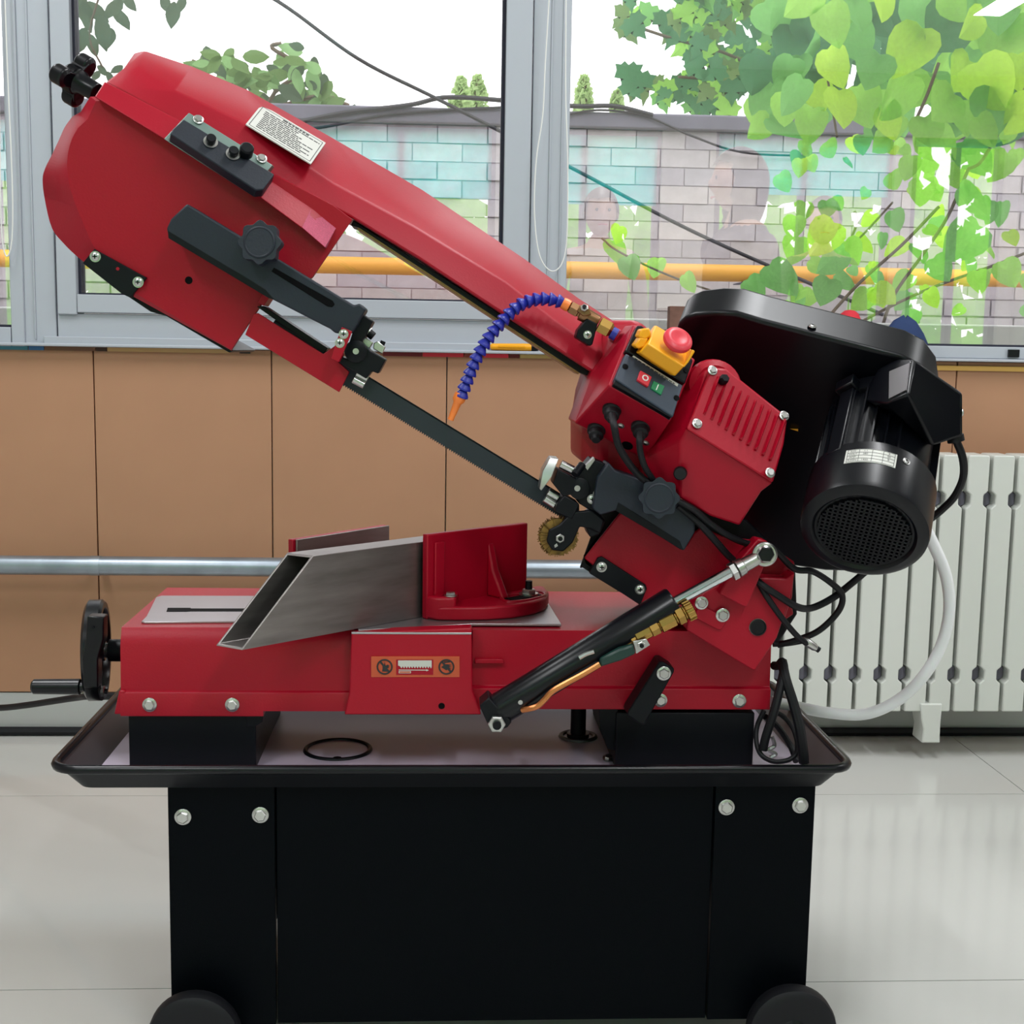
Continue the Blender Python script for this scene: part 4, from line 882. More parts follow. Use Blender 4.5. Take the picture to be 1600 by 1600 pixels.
# brass flow valve, lever and copper line along the cylinder
v0, v1 = P(975, 1006, -.014), P(1083, 951, -.010); vd = (v1-v0).normalized(); vl = (v1-v0).length
fv = bpy.data.objects.new('flow_valve', None); link(fv, saw, v0)
def seg(a, b, r, n, m=BRASS, nm='valve_section'): return MB().lathe(v0+vd*(vl*a), vd, [(0, r*.9), (.0008, r), (vl*(b-a)-.0008, r), (vl*(b-a), r*.9)], n).build(nm, m, fv)
seg(0, .10, .0042, 16); seg(.10, .17, .0068, 6); seg(.17, .38, .0090, 8); seg(.38, .50, .0096, 6); seg(.50, .52, .008, 16); seg(.52, .73, .0112, 8); seg(.73, .76, .009, 16); seg(.76, .86, .0122, 6); seg(.86, .89, .010, 16); seg(.89, 1.0, .0125, 18, nm='valve_knob')
kx = MB()
for k in range(12):
    a = 2*PI*k/12; uu, vv = basis(vd); d = uu*math.cos(a)+vv*math.sin(a); kx.cyl(v0+vd*(vl*.9)+d*.0125, v0+vd*(vl*.99)+d*.0125, .0016, n=6)
kx.build('knurl', BRASS, fv)
MB().prism([P(x, y, -.026) for x, y in ((989, 1002), (1010, 998), (1016, 1008), (994, 1022))], (0, .003, 0)).build('lever_plate', STEEL, fv, bev=.0008)
put(NUT, 'lever_nut', P(1002, 1008, -.026), FR, .0056, fv)
MB().relief([[(937, 1030, -.03), (968, 1014, -.034), (990, 1007, -.03)], [(937, 1043, -.03), (970, 1033, -.034), (994, 1022, -.03)]], -.02).build('lever_grip', GREEND, fv, bev=.003)
MB().tube([P(x, y, -.022) for x, y in ((905, 1028), (916, 1022), (928, 1018))], .003, 8).build('valve_stem', STEEL, fv)
MB().tube([P(x, y, y_) for x, y, y_ in ((937, 1038, -.028), (910, 1054, -.03), (880, 1070, -.03), (862, 1081, -.03), (851, 1093, -.03), (840, 1103, -.03), (828, 1107, -.028), (816, 1109, -.022))], .0042, 10).build('copper_line', COPPER, fv)
MB().lathe(P(813, 1097, -.024), FR, [(0, .004), (.002, .003)], 10).build('bleed_screw', STEEL, fv)
# ---- black stop lever on the bed
sl = MB().slab([(1030, 1034), (1037, 1034), (1054, 1045), (1053, 1051), (1012, 1124), (1008, 1133), (1000, 1132), (980, 1118), (982, 1111)], .05, .09).build('stop_lever', BLK, saw, bev=.002)
put(HEX, 'hex_bolt', P(1037, 1052, .05), FR, .0098, sl); put(HEX, 'hex_bolt', P(1032, 1094, YBD-.006), FR, .0095, bed)
# ---- cables and white drain hose
def cable(pts, r, name='cable', m=RUB): return MB().tube([P(*p) for p in pts], r, 10, 6).build(name, m, saw)
cable([(956, 648, .0), (960, 668, -.02), (966, 695, -.01), (980, 720, 0), (998, 742, .012), (1020, 760, .02)], .0048)
cable([(1000, 676, .0), (999, 690, -.01), (1001, 708, -.005), (1007, 728, .0), (1018, 746, .015), (1030, 764, .02)], .0042)
cable([(1058, 782, .02), (1085, 797, .02), (1110, 818, .03), (1140, 838, .04), (1170, 850, .05), (1205, 855, .06), (1240, 888, .07), (1270, 893, .07), (1300, 912, .08), (1316, 930, .09), (1310, 955, .1), (1280, 985, .1), (1245, 1000, .11), (1215, 1008, .12)], .0045)
cable([(1060, 790, .03), (1090, 815, .03), (1115, 842, .035), (1140, 870, .05), (1165, 890, .06), (1187, 911, .04), (1215, 930, .04), (1245, 948, .05), (1268, 950, .08), (1300, 935, .09), (1330, 912, .10), (1362, 885, .12)], .005)
cable([(1184, 908, .05), (1200, 935, .041), (1225, 970, .04), (1250, 998, .045), (1268, 1008, .05), (1280, 1016, .05)], .0042)
MB().lathe(P(1254, 999, .05), (P(1280, 1016, .05)-P(1254, 999, .05)), [(0, .004), (.006, .006), (.02, .0055), (.026, .003)], 12).build('cable_ferrule', STEEL, saw)
cable([(1208, 1006, .12), (1230, 1005, .12), (1260, 1000, .11)], .0045)
cable([(1209, 1040, .12), (1216, 1040, .11), (1222, 1034, .1), (1225, 1045, .09), (1220, 1070, .08), (1210, 1110, .07), (1197, 1150, .07), (1192, 1172, .07)], .0062)
cable([(1222, 1033, .1), (1228, 1062, .08), (1240, 1100, .07), (1250, 1140, .06), (1255, 1175, .055), (1256, 1192, .055)], .0072)
cable([(1194, 1110, .09), (1183, 1135, .09), (1182, 1160, .08), (1190, 1180, .07), (1210, 1190, .06), (1235, 1186, .06), (1246, 1170, .07), (1240, 1140, .09), (1222, 1118, .10), (1205, 1112, .1)], .0035)
cable([(1196, 1120, .11), (1215, 1135, .12), (1235, 1165, .12), (1244, 1190, .1)], .0045)
MB().tube([P(x, y, .09) for x, y in ((1206, 1150), (1210, 1165), (1201, 1172), (1212, 1178), (1204, 1184))], .003, 6).build('cable_tie', STEEL, saw)
cable([(1494, 688, 0), (1504, 715, .01), (1505, 745, .03), (1492, 775, .06), (1472, 796, .08), (1455, 810, .1)], .0052)
hose = [(1440, 815, .22), (1458, 850, .22), (1478, 900, .22), (1483, 955, .22), (1470, 1010, .22), (1440, 1060, .22), (1400, 1096, .24), (1350, 1116, .26), (1290, 1113, .28), (1240, 1103, .3), (1205, 1096, .3)]
MB().tube([P(*p) for p in hose], .0088, 14, 8).build('drain_hose', HOSEW, saw)
# ================================================================== OTHER THINGS INDOORS
# steel tube clamped at an angle, mitred end
zt_ = ztop+.0036
sA = PZ(378, 1016, zt_); sB = PZ(337, 1009, zt_)           # near bottom corners of the cut end
sd = PZ(655, 965, zt_)-sA; sd.normalize()
sH = .1094; lx = .112
sn = Vector((-sd.y, sd.x, 0)); wd = max(.03, (sB-sA).dot(sn)); off = (sB-sA).dot(sd)
Ls = .42
tk = .0028
def stub(d0, d1, h0, h1, ext):
    return [sA+sn*d0+sd*(off*d0/wd)+sd*(lx*h0/sH)+Vector((0, 0, h0)), sA+sn*d1+sd*(off*d1/wd)+sd*(lx*h0/sH)+Vector((0, 0, h0)), sA+sn*d1+sd*(off*d1/wd)+sd*(lx*h1/sH)+Vector((0, 0, h1)), sA+sn*d0+sd*(off*d0/wd)+sd*(lx*h1/sH)+Vector((0, 0, h1))]
o4 = stub(0, wd, 0, sH, 0); i4 = stub(tk, wd-tk, tk, sH-tk, 0)
far = lambda q: q+sd*(Ls-(q-sA).dot(sd))
V = o4+i4+[far(q) for q in o4]+[far(q) for q in i4]; F = []
for i in range(4):
    j = (i+1) % 4
    F += [(i, j, 8+j, 8+i), (4+i, 12+i, 12+j, 4+j), (i, 4+i, 4+j, j), (8+i, 8+j, 12+j, 12+i)]
tag(MB().add(V, F).build('steel_tube', RAW, bev=.0008), 'raw rectangular steel tube with mitred end clamped between the vise jaws', 'steel tube')
# marker on the sill
mk = thing('craft_knife', P(833, 543, YW-.025), 'yellow craft knife with black end lying along the window sill', 'knife')
a, b = P(766, 541, YW-.022), P(830, 543, YW-.022)
a.z = b.z = zs-.0035+.0095
MB().lathe(a, (1, 0, 0), [(0, .005), (.004, .008), (.085, .0092), (b.x-a.x, .009)], 16).build('handle', YEL, mk)
MB().box((a.x+.02, a.y-.0105, a.z-.001), (a.x+.085, a.y-.006, a.z+.004)).build('slider_track', YEL, mk, bev=.0005)
MB().lathe((b.x, b.y, b.z), (1, 0, 0), [(0, .009), (.012, .0085), (.02, .006), (.02, 0)], 16).build('end_cap', BLK, mk)
# coloured card edges tucked under the sill
cols = [((70, 130, 150), -60, 45), ((60, 110, 160), 45, 70), ((120, 85, 65), 70, 150), ((70, 45, 35), 150, 168), ((200, 160, 110), 168, 360), ((60, 45, 40), 374, 392), ((120, 40, 45), 598, 660), ((225, 60, 75), 660, 725), ((150, 70, 60), 725, 755), ((235, 60, 80), 755, 795), ((110, 45, 40), 795, 812), ((205, 175, 110), 812, 905)]
nm = ['teal', 'blue', 'brown', 'dark brown', 'pale tan', 'black', 'maroon', 'bright red', 'rust brown', 'pink red', 'dark red', 'straw yellow']
for (c, x0, x1), n_ in zip(cols, nm):
    m_ = mat('card_'+n_.replace(' ', '_'), c, .7)
    tag(MB().box((P(x0, 547, YW).x+.001, YW-.004, zs-.021), (P(x1, 547, YW).x-.001, YW-.0005, zs-.0115)).build('card_strip', m_), n_+' card edge tucked under the window sill above the tan board', 'card', 'card edges under the sill')
# yellow strip under the right window
tag(MB().box((P(1440, 562, YW).x, YW-.006, zs-.034), (P(1700, 562, YW).x, YW-.0005, zs-.022)).build('card_strip', mat('card_gold', (215, 170, 90), .7)), 'golden card edge under the right window frame', 'card', 'card edges under the sill')
# navy pouch, red cap and bricks of wood on the right-hand sill
zled = zs-.003
pb = P(1405, 541, YW-.05); pb.z = zled
mb = MB(); rows_ = []
for h, w_, d_ in ((0, .062, .035), (.03, .064, .036), (.055, .05, .032), (.085, .028, .02), (.098, .006, .008)):
    cx_ = .012*h/.1
    rows_.append([Vector((pb.x+cx_+w_*math.cos(t)*(1+.08*math.sin(3*t+h*40)), pb.y+d_*math.sin(t), zled+h+(.006*math.sin(2*t+1) if h else 0))) for t in [2*PI*i/20 for i in range(20)]])
V = [p for r in rows_ for p in r]; F = [(j*20+i, j*20+(i+1) % 20, (j+1)*20+(i+1) % 20, (j+1)*20+i) for j in range(4) for i in range(20)]+[tuple(range(20)), tuple(range(80, 100))]
tag(mb.add(V, F).build('cloth_pouch', NAVY, ang=80), 'crumpled navy blue cloth pouch on the sill behind the belt cover', 'pouch')
rb_ = P(1325, 541, YW-.05)
mb = MB().lathe((rb_.x, rb_.y, zled), (0, 0, 1), [(0, .03), (.06, .032), (.085, .03), (.104, .022), (.112, .012), (.114, 0)], 24)
tag(mb.build('red_glove', REDC, ang=60), 'rounded red cloth glove on the sill left of the navy pouch', 'glove')
wbk = thing('wood_block', (P(1050, 541, YW-.05).x, YW-.05, zled), 'stack of brown wooden offcuts on the sill behind the belt cover', 'wood')
zz_ = zled; x0 = P(1041, 500, YW-.04).x
for k, (h, dx, w_) in enumerate(((.058, -.006, .07), (.056, .004, .07))):
    MB().box((x0+dx, YW-.065, zz_), (x0+dx+w_, YW-.03, zz_+h)).build('offcut', WOOD, wbk, bev=.001); zz_ += h+.0003
# power cord at the left by the wall
tag(MB().tube([P(-300, 1098, 1.4), P(-150, 1104, 1.3), P(-60, 1106, 1.2), P(0, 1106, 1.1), P(40, 1102, 1.02), P(80, 1096, .95), P(120, 1090, .88), P(150, 1088, .8), P(260, 1092, .72), P(420, 1120, .66), P(520, 1250, .62), P(560, 1500, .6), Vector((-.15, .6, .02)), Vector((.1, .58, .008))], .0068, 10, 8).build('power_cord', RUB), 'black power cord running from the left edge behind the hand wheel', 'cord')
# people standing out of frame to the right, mirrored in the window
SKIN = mat('skin', (205, 160, 135), .55)
HAIR = mat('black_hair', (26, 22, 22), .5)
def person(loc, rot, h, shirt, trousers, label, longhair, look):
    root = thing('person', loc, label, 'person', None)
    R_ = Matrix.Rotation(rot, 3, 'Z'); s = h/1.7
    T = lambda x, y, z: Vector(loc)+R_ @ (Vector((x, y, z))*s)
    J = [(0, 0, .93, .125), (0, .0, 1.08, .115), (0, -.005, 1.25, .13), (0, 0, 1.38, .105), (0, -.005, 1.45, .055), (0, -.01, 1.52, .05)]
    ed = [(i, i+1) for i in range(5)]
    def chain(start, pts):
        k = start
        for p in pts: J.append(p); ed.append((k, len(J)-1)); k = len(J)-1
    for sx in (-1, 1):
        chain(0, [(sx*.09, 0, .86, .095), (sx*.10, -.01, .66, .075), (sx*.10, -.01, .48, .056), (sx*.10, .01, .30, .052), (sx*.10, .02, .09, .036), (sx*.105, -.03, .04, .036), (sx*.11, -.12, .03, .03)])
        chain(3, [(sx*.14, 0, 1.38, .062), (sx*.19, .0, 1.33, .052), (sx*.225, .01, 1.08, .040), (sx*.235, -.03, .90, .032), (sx*.235, -.05, .83, .026), (sx*.235, -.055, .80, .026), (sx*.235, -.06, .755, .024)])
    me = bpy.data.meshes.new('body'); me.from_pydata([T(*j[:3])-Vector(loc) for j in J], ed, []); 
    o = bpy.data.objects.new('body', me); link(o, root, loc)
    sk = o.modifiers.new('skin', 'SKIN'); ss = o.modifiers.new('sub', 'SUBSURF'); ss.levels = ss.render_levels = 3
    for i, j in enumerate(J): me.skin_vertices[0].data[i].radius = (j[3]*s*(1.25 if i < 4 else 1), j[3]*s*(.85 if i < 4 else 1))
    me.skin_vertices[0].data[0].use_root = True
    dg = bpy.context.evaluated_depsgraph_get(); dg.update()
    m2 = bpy.data.meshes.new_from_object(o.evaluated_get(dg)); o.modifiers.clear(); o.data = m2; bpy.data.meshes.remove(me)
    m2.materials.clear()
    for m_ in (shirt, trousers, SKIN, RUB): m2.materials.append(m_)
    for p in m2.polygons:
        c = R_.transposed() @ Vector(p.center)/s
        p.material_index = 3 if c.z < .075 else 1 if c.z < .94 and abs(c.x) < .19 else 2 if c.z > 1.43 or (c.z < .88 and abs(c.x) > .19) else 0
        p.use_smooth = True
    # fingers
    mb = MB()
    for sx in (-1, 1):
        for k, (dx, l) in enumerate(((-.022, .055), (-.007, .065), (.008, .06), (.022, .048))):
            a = (sx*.235, -.062+dx, .755); b = (sx*.235, -.064+dx*1.15, .755-l*.7); c = (sx*.228, -.066+dx*1.15, .755-l*1.15)
            MB().tube([T(*a), T(*b), T(*c)], lambda t: .0085*s*(1-.25*t), 8, 4).build('finger', SKIN, root, ang=80)
        MB().tube([T(sx*.232, -.07, .80), T(sx*.225, -.098, .775), T(sx*.218, -.105, .745)], .0095*s, 8, 4).build('thumb', SKIN, root, ang=80)
    # head
    hc_ = T(0, -.025, 1.6); HR = Matrix.Rotation(look, 3, 'Z'); 
    bm = bmesh.new(); bmesh.ops.create_icosphere(bm, subdivisions=4, radius=1)
    for v in bm.verts:
        x, y, z = v.co; f = max(0, -y)
        w_ = .078*(1-.22*max(0, -z)**1.5*(1)); X = x*w_; Y = y*.098*(1-.12*max(0, -z)); Z = z*.115
        if f > .3:
            Y -= .020*math.exp(-((x/.16)**2+((z+.12)/.2)**2)*1.0)*f          # nose
            Y += .007*math.exp(-(((abs(x)-.4)/.17)**2+((z-.1)/.12)**2))       # eye sockets
            Y -= .006*math.exp(-((x/.3)**2+((z+.52)/.08)**2))                 # lips
            Y -= .008*math.exp(-((x/.3)**2+((z+.85)/.2)**2))                  # chin
        v.co = R_ @ (HR @ Vector((X, Y, Z)))*s
    hm = bpy.data.meshes.new('head'); bm.to_mesh(hm); bm.free(); hm.materials.append(SKIN); hm.polygons.foreach_set('use_smooth', [True]*len(hm.polygons))
    ho = bpy.data.objects.new('head', hm); link(ho, root, hc_)
    HT = lambda x, y, z: hc_+R_ @ (HR @ Vector((x, y, z)))*s
    for sx in (-1, 1):
        MB().lathe(HT(sx*.076, .005, -.005), R_ @ (HR @ Vector((sx, .25, 0))), [(0, .012), (.006, .017), (.010, .014), (.008, 0)], 14).build('ear', SKIN, ho, ang=80)
        MB().lathe(HT(sx*.031, -.088, .012), R_ @ (HR @ Vector((0, -1, 0))), [(0, .0085), (.003, .006), (.004, 0)], 12).build('eye', HAIR, ho, ang=80)
    MB().tube([HT(-.022, -.092, -.060), HT(0, -.099, -.058), HT(.022, -.092, -.060)], .003*s, 6).build('mouth', REDC, ho)
    bm = bmesh.new(); bmesh.ops.create_icosphere(bm, subdivisions=4, radius=1)
    kill = []
    for v in bm.verts:
        x, y, z = v.co
        keep = (y > -.45+.0*z and z > (-1.6 if longhair else -.35)) or z > .42
        if not keep: kill.append(v)
        zl = z*.128 if z > 0 or not longhair else z*.22
        v.co = R_ @ (HR @ Vector((x*.092*(1-.1*max(0, -z)), y*.115+.006, zl+.004)))*s
    bmesh.ops.delete(bm, geom=kill, context='VERTS')
    hm = bpy.data.meshes.new('hair'); bm.to_mesh(hm); bm.free(); hm.materials.append(HAIR); hm.polygons.foreach_set('use_smooth', [True]*len(hm.polygons))
    link(bpy.data.objects.new('hair', hm), root, hc_)
def mirror(px, py, Y): q = P(px, py, 2*(YW+.03)-Y); return q.x, q.z
for (px, py, Y, rot, sh, tr, lb_, lh, lk) in (
    (1162, 285, -.25, -PI/2-.3, (70, 66, 74), (40, 42, 52), 'long haired person in grey top standing right of the saw, mirrored in the glass', True, .3),
    (938, 335, -2.05, PI, (190, 180, 172), (60, 62, 70), 'short haired person in pale shirt behind the camera, mirrored left in the right pane', False, 0),
    (1285, 348, -1.95, PI, (120, 112, 112), (50, 50, 60), 'short haired person in brown grey shirt, mirrored behind the vine leaves', False, .2)):
    x, z = mirror(px, py, Y)
    person((x, Y, 0), rot, z/1.6*1.7, mat('shirt_%d' % px, sh, .85), mat('trousers_%d' % px, tr, .85), lb_, lh, lk)
# ================================================================== YARD OUTSIDE
YY = 5.0
struct(MB().box((-30, YW+.26, -.3), (30, 60, -.2)), 'ground', GRND)
ztp = P(1000, 203, YY).z; zcp = P(1000, 178, YY).z
wy = struct(MB().box((-7, YY+.012, -.2), (9, YY+.24, ztp)), 'wall_yard', MORT)
MB().box((-7, YY-.03, ztp), (9, YY+.27, zcp)).build('coping', COPE, wy, bev=.01)
bh = .0905; bw_ = .252; proto_b = []
for v in range(4):
    mb = MB().box((-bw_/2+.003, -.004-.002*(v % 2), -bh/2+.003), (bw_/2-.003, .03, bh/2-.003)); o = mb.build('b', BRICK[v], loc=(0, 0, 0), bev=0); proto_b.append(o.data); bpy.data.objects.remove(o)
rb2 = random.Random(11); nb_ = 0
def pix(v):
    d = v-CAM; return d.dot(RGT)/d.dot(fwd)*FX+800, 800-d.dot(UPV)/d.dot(fwd)*FX
r = 0; zc_ = ztp-bh/2
rest = MB()
while zc_ > .75:
    x = -4.2+(r % 2)*bw_/2
    while x < 6.6:
        c = Vector((x, YY+.012, zc_)); px_, py_ = pix(c)
        vis = (480 < px_ < 795 or 885 < px_ < 1625 or -25 < px_ < 20) and py_ < 545 and not (px_ > 1110 and py_ > 470) and not (px_ < 700 and px_ > 20 and py_ < 190+(px_-440)*.62 and py_ > 260 + 0) 
        if vis and nb_ < 300:
            o = bpy.data.objects.new('brick', proto_b[rb2.randrange(4)]); link(o, wy, c+Vector((0, rb2.uniform(-.003, .003), 0))); nb_ += 1
        elif -60 < px_ < 1680: rest.box((x-bw_/2+.005, YY-.002, zc_-bh/2+.005), (x+bw_/2-.005, YY+.03, zc_+bh/2-.005))
        x += bw_
    zc_ -= bh; r += 1
if rest.V: rest.build('far_brick', BRICK[1], wy)['kind'] = 'stuff'
print('bricks', nb_)
# yellow gas pipe in front of the wall
zg = P(1000, 424, YY-.2).z
gp = thing('gas_pipe', (1, YY-.2, zg), 'yellow gas pipe running along the outdoor brick wall', 'pipe')
MB().cyl((-7, YY-.2, zg), (9, YY-.2, zg), .042, n=20).build('pipe', GASP, gp)
for x in (-3.4, -1, 1.5, 4.1): MB().box((x-.015, YY-.24, zg-.048), (x+.015, YY-.02, zg-.043)).build('bracket', COPE, gp)
# overhead cables
def wire(pts, r, label): tag(MB().tube([P(*p) for p in pts], r, 6, 8).build('overhead_cable', WIRE), label, 'cable')
wire([(300, -70, 4.4), (434, 2, 4.4), (560, 92, 4.45), (690, 158, 4.5), (900, 266, 4.5), (1100, 370, 4.4), (1380, 492, 4.2)], .009, 'long black cable sloping down across both windows')
wire([(470, 190, 4.958), (540, 176, 4.958), (640, 164, 4.958), (700, 152, 4.958), (800, 158, 4.958), (900, 166, 4.958), (960, 166, 4.958), (1020, 180, 4.958)], .012, 'black cable sagging along the top of the brick wall')
wire([(880, 180, 4.958), (940, 172, 4.958), (1010, 182, 4.958), (1080, 212, 4.958), (1160, 238, 4.97), (1270, 244, 4.985)], .006, 'thin cable drooping over the wall beside the right window')
wire([(455, 206, 4.96), (520, 196, 4.96), (600, 180, 4.96), (700, 172, 4.96), (790, 168, 4.96)], .008, 'pale loose cable on the wall coping seen through the left window')
# ---- leaves
def leafmesh(name, kind, m):
    if kind == 'heart':
        pr = [(0, -.01), (.15, .06), (.34, .03), (.47, -.14), (.47, -.36), (.36, -.62), (.17, -.86), (0, -1.0)]
    elif kind == 'maple':
        pr = [(0, .02), (.16, .14), (.28, .03), (.5, .04), (.43, -.15), (.52, -.4), (.3, -.4), (.25, -.62), (.12, -.74), (0, -1)]
    else:
        pr = [(0, .02), (.14, -.08), (.24, -.3), (.25, -.5), (.17, -.75), (0, -1.0)]
    V = [Vector((0, 0, -.03)), Vector((0, -.45, -.07)), Vector((0, -1, .06))]; F = []
    n = len(pr)
    for sx in (1, -1):
        k = len(V); V += [Vector((sx*x, y, .10*x*x*2-.02+.05*math.sin(6*y))) for x, y in pr]
        for i in range(n-1):
            c = 0 if i < n//3 else 1
            F.append((c, k+i, k+i+1) if sx > 0 else (c, k+i+1, k+i))
        F.append((0, 1, k+n//3) if sx < 0 else (1, 0, k+n//3))
    me = bpy.data.meshes.new(name); me.from_pydata(V, [], F); me.materials.append(m); me.polygons.foreach_set('use_smooth', [True]*len(F)); return me
HEART = [leafmesh('leaf', 'heart', m) for m in LF]
MAPLE = [leafmesh('leaf', 'maple', m) for m in (LF[1], LF[2], LF[3], LFD[1])]
OVAL = [leafmesh('leaf', 'oval', m) for m in LFD]
rv = random.Random(21)
def leaf(par, me, px, py, Y, sz, tilt=.5, roll=None, name='leaf'):
    c = P(px, py, Y); s = sz*pxm(Y)
    o = bpy.data.objects.new(name, me)
    rl_ = rv.uniform(-.9, .9) if roll is None else roll
    R_ = Quaternion((0, 0, 1), rv.uniform(-tilt, tilt)) @ Quaternion((1, 0, 0), PI/2+rv.uniform(-tilt, tilt)) @ Quaternion((0, 0, 1), rl_)
    link(o, par, c-R_ @ Vector((0, -.45*s, 0))); o.rotation_mode = 'QUATERNION'; o.rotation_quaternion = R_; o.scale = (s, s, s); return o
def stem(par, pts, r, m=BARK): MB().tube([P(*p) for p in pts], r, 6, 5).build('stem', m, par)
# large-leaved vine close to the right window
vine = thing('climbing_vine', Vector((P(1560, 700, 2.9).x, 2.9, -.2)), 'bright lime leaved vine hanging close outside the right window', 'vine')
big = [(1301, 38, 62, 1), (1305, 105, 58, 0), (1420, 80, 76, 0), (1474, 48, 84, 3), (1519, 40, 50, 0), (1575, 70, 80, 1), (1503, 116, 62, 0), (1548, 132, 80, 0), (1592, 112, 52, 0), (1476, 165, 66, 1), (1405, 150, 76, 1), (1350, 165, 62, 1), (1315, 168, 58, 0), (1515, 28, 46, 2), (1381, 8, 46, 0), (1255, 0, 60, 1), (1267, 196, 50, 1), (1552, 172, 70, 2), (1596, 180, 60, 0), (1450, 205, 52, 1), (1540, 205, 50, 1), (1435, 20, 70, 2), (1490, 5, 60, 1), (1560, 15, 70, 2), (1597, 35, 60, 1), (1340, 20, 56, 2), (1365, 110, 60, 2), (1240, 150, 56, 2), (1228, 170, 46, 1), (1280, 150, 46, 0), (1390, 190, 52, 0), (1505, 185, 50, 1), (1570, 205, 44, 1),
       (1467, 226, 58, 1), (1524, 246, 62, 2), (1519, 313, 56, 2), (1505, 378, 66, 2), (1222, 436, 58, 2), (1243, 390, 44, 1), (1286, 372, 56, 0), (1300, 408, 50, 2), (1330, 394, 40, 1), (1576, 427, 42, 1), (1581, 372, 26, 0), (966, 366, 28, 0), (963, 394, 40, 1), (1025, 418, 30, 1), (985, 418, 34, 2), (1077, 442, 30, 1), (1381, 461, 40, 0), (1457, 466, 30, 0), (1345, 470, 36, 1), (1255, 330, 30, 1), (1240, 355, 34, 1), (1490, 275, 40, 1), (1420, 262, 36, 1), (1250, 262, 26, 0), (1268, 256, 24, 0), (1225, 285, 30, 1), (1180, 450, 36, 2), (1320, 440, 38, 2), (1290, 455, 44, 2), (1410, 440, 34, 1), (1440, 300, 40, 1), (1560, 260, 46, 1), (1545, 330, 40, 2), (1470, 420, 40, 2), (1530, 440, 34, 1)]
for x, y, s, k in big: leaf(vine, HEART[k], x, y, rv.uniform(2.7, 3.0), s*1.12)
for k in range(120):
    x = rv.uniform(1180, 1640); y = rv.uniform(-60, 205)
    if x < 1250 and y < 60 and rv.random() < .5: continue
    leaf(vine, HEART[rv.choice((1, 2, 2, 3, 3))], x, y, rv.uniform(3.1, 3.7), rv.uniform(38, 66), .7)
for k in range(85):
    x = rv.uniform(1200, 1640); y = rv.uniform(200, 500)
    if rv.random() < .25 and x < 1350: continue
    leaf(vine, HEART[rv.choice((1, 2, 2, 1, 0))], x, y, rv.uniform(3.0, 3.8), rv.uniform(20, 42), .8)
stem(vine, [(1514, 262, 2.85), (1480, 340, 2.85), (1440, 400, 2.85), (1395, 465, 2.85), (1370, 540, 2.85)], .006)
stem(vine, [(1467, 323, 2.9), (1410, 382, 2.9), (1343, 442, 2.9), (1290, 500, 2.9)], .006)
stem(vine, [(1640, 380, 2.8), (1560, 412, 2.8), (1450, 452, 2.8), (1362, 494, 2.8), (1320, 520, 2.8)], .0055)
stem(vine, [(1467, 98, 2.8), (1448, 150, 2.82), (1429, 192, 2.85)], .006)
stem(vine, [(1286, 80, 2.8), (1296, 140, 2.8), (1308, 215, 2.85)], .004)
stem(vine, [(1620, 110, 2.8), (1570, 190, 2.8), (1535, 250, 2.85), (1514, 264, 2.85)], .006)
stem(vine, [(940, 372, 2.85), (965, 392, 2.85), (1030, 424, 2.85), (1105, 452, 2.9), (1200, 480, 2.9)], .004)
stem(vine, [(1325, 385, 2.95), (1340, 345, 2.95), (1335, 330, 2.95)], .005); stem(vine, [(1395, 316, 2.95), (1350, 365, 2.95), (1325, 390, 2.95), (1318, 420, 2.95)], .004)
stem(vine, [(1370, 540, 2.9), (1500, 620, 2.9), (1560, 800, 2.9), (1560, 1150, 2.9)], .012)
# plane tree behind, upper middle
tree = thing('maple_tree', Vector((P(1230, 300, 6.2).x, 6.2, -.2)), 'leafy green tree with pointed lobed leaves hanging over the brick wall', 'tree')
def inside(x, y): return y < 205 and x > 985 + max(0, (y-60))*.2 - 25*math.sin(y/17.0) + (30 if y > 150 else 0)
n_ = 0
while n_ < 250:
    x = rv.uniform(960, 1300); y = rv.uniform(-40, 195)
    if not inside(x, y): continue
    g = math.sin(x*.043+1.3)+math.sin(y*.06+x*.02)
    if g > .75 or (y > 150 and rv.random() < .5): continue
    leaf(tree, MAPLE[rv.choice((1, 2, 2, 3, 0))], x, y, rv.uniform(5.6, 6.6), rv.uniform(26, 46), .7); n_ += 1
mb = MB()
for k in range(500):
    x = rv.uniform(1060, 1640); y = rv.uniform(-80, 160)
    g = math.sin(x*.03)+math.sin(y*.05+x*.02)
    if g > 1.1 or (x < 1180 and rv.random() < .35): continue
    c = P(x, y, rv.uniform(6.8, 7.6)); a = rv.uniform(0, 6); d = Vector((math.cos(a), rv.uniform(-.5, .5), math.sin(a)))*.09; e = Vector((-math.sin(a), rv.uniform(-.4, .4), math.cos(a)))*.06
    mb.add([c-d, c-e, c+d, c+e], [(0, 1, 2, 3)])
mb.build('far_leaf', LF[3], tree, smooth=False)['kind'] = 'stuff'
for pts in ([(1230, 340, 6.2), (1235, 150, 6.2), (1200, 40, 6.2), (1150, -60, 6.3)], [(1235, 150, 6.2), (1150, 90, 6.1), (1050, 60, 6.0), (990, 40, 6.0)], [(1235, 180, 6.2), (1160, 130, 6.1), (1060, 120, 6.0)], [(1238, 100, 6.2), (1330, 20, 6.3), (1420, -60, 6.4)]):
    MB().tube([P(*p) for p in pts], .009, 7, 5).build('branch', BARK, tree)
q = P(1230, 340, 6.2); MB().tube([Vector((q.x, 6.2, -.2)), q+Vector((0, 0, -.8)), q], .06, 8, 3).build('trunk', BARK, tree)
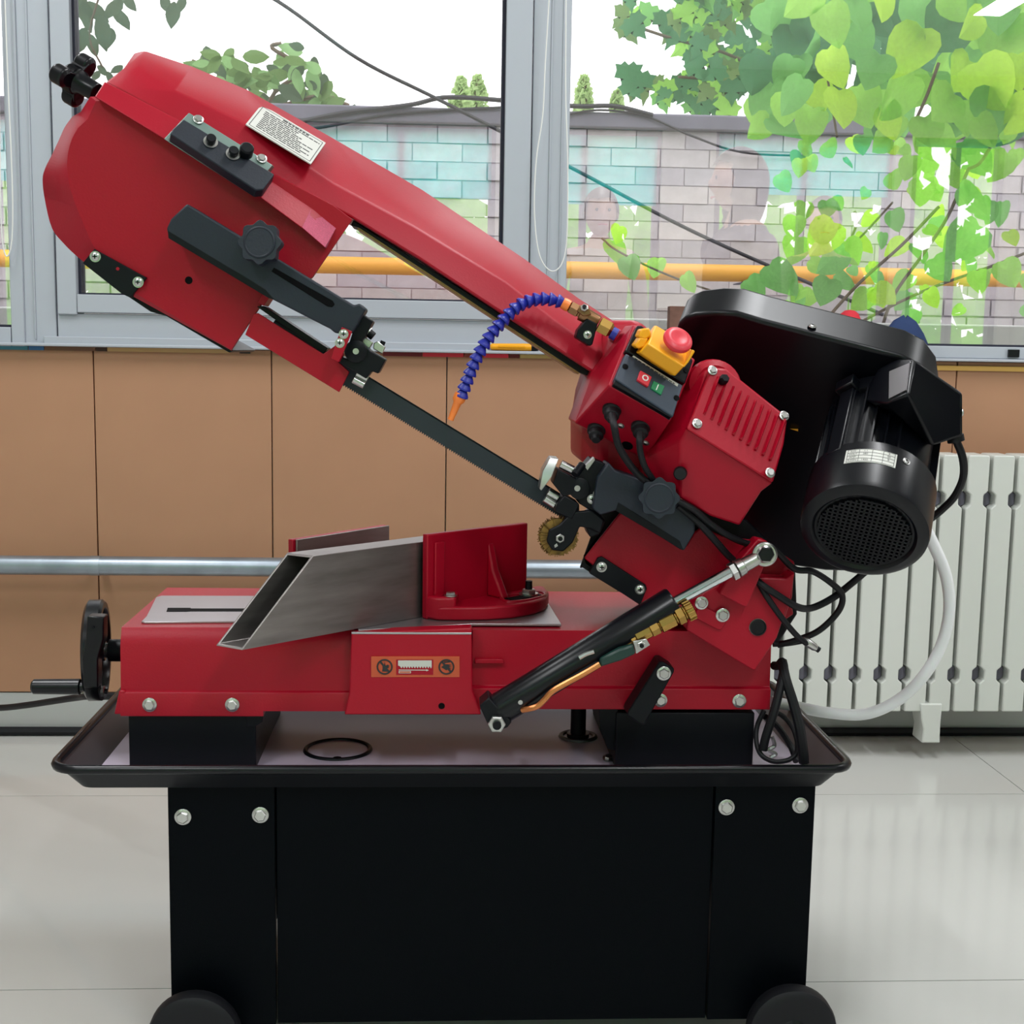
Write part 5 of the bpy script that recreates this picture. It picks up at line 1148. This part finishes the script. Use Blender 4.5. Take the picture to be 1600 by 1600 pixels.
# tree behind the saw arm, seen through the left window
t2 = thing('walnut_tree', Vector((P(400, 300, 5.9).x, 5.9, -.2)), 'grey green leafy tree behind the red saw arm in the left window', 'tree')
for k in range(190):
    t = rv.random(); x = 285+265*t+rv.uniform(-10, 10); top = 95+18*math.sin(x*.05)-(22 if 390 < x < 470 else 0)+max(0, x-470)*.85
    y = rv.uniform(top, max(top+15, 180+max(0, x-480)*.2))
    leaf(t2, OVAL[rv.choice((0, 1, 1, 2))], x, y, rv.uniform(5.6, 6.3), rv.uniform(26, 44), .6, rv.uniform(-2.2, 2.2))
for pts in ([(400, 300, 5.9), (420, 160, 5.9), (470, 110, 5.9), (425, 75, 5.9), (440, 68, 5.9)], [(420, 180, 5.9), (350, 120, 5.9), (300, 95, 5.9)], [(425, 170, 5.9), (500, 150, 5.9), (545, 165, 5.9)]):
    MB().tube([P(*p) for p in pts], .012, 6, 5).build('branch', BARK, t2)
q = P(400, 300, 5.9); MB().tube([Vector((q.x, 5.9, -.2)), q+Vector((0, 0, -.6)), q], .05, 8, 3).build('trunk', BARK, t2)
# drooping twig at the top left of the left window
tw = thing('drooping_branch', P(200, -120, 3.4), 'dark drooping leafy twig at the upper left of the window', 'branch')
for x, y, s, rl_ in ((135, 25, 46, .2), (128, 62, 40, -.3), (160, 50, 52, .1), (150, 18, 44, .9), (178, 12, 44, -.5), (190, 28, 40, .5), (172, 58, 34, -.1), (258, 5, 34, .5), (270, 22, 44, -.1), (283, 6, 30, -.5), (145, 70, 34, .3), (202, 4, 30, .7), (125, 5, 44, -.2), (160, 110, 24, .9), (183, 108, 22, -1), (172, 122, 22, .4), (150, 118, 22, -.5), (140, 100, 20, .2)):
    leaf(tw, OVAL[0], x, y, 3.4+rv.uniform(-.1, .1), s, .4, rl_)
for pts in ([(200, -120, 3.4), (170, -40, 3.4), (150, 10, 3.4), (140, 60, 3.4), (160, 105, 3.4)], [(200, -120, 3.4), (250, -40, 3.4), (268, 0, 3.4)], [(170, -40, 3.4), (185, 0, 3.4)]):
    MB().tube([P(*p) for p in pts], .004, 6, 5).build('twig', BARK, tw)
# distant poplars
def poplar(px, py, hh, ww, Y, label):
    q = P(px, py, Y); t = thing('poplar_tree', Vector((q.x, Y, -.2)), label, 'tree', None); mb = MB()
    for k in range(420):
        f = rv.random(); z = q.z+hh*.6-f*hh*2.6; r_ = ww*(.25+.75*min(1, f*2.5))*math.sqrt(rv.random()); a = rv.uniform(0, 6.3)
        c = Vector((q.x+r_*math.cos(a), Y+r_*math.sin(a), z)); d = Vector((rv.uniform(-1, 1), rv.uniform(-1, 1), rv.uniform(-1, 1))).normalized()*.06; e = d.orthogonal()*.8
        mb.add([c-d, c-e, c+d, c+e], [(0, 1, 2, 3)])
    mb.build('crown', PALE, t, smooth=False)['kind'] = 'stuff'
    MB().tube([Vector((q.x, Y, -.2)), Vector((q.x, Y, q.z+hh*.4))], .06, 6, 1).build('trunk', BARK, t)
poplar(720, 140, .30, .18, 19, 'small distant poplar left of the pair in the left window'); poplar(746, 138, .32, .17, 19.5, 'small distant poplar nearest the window post in the left window')
poplar(912, 138, .30, .15, 19, 'small distant poplar beside the post in the right window'); poplar(964, 152, .16, .10, 19, 'shortest distant poplar top in the right window')
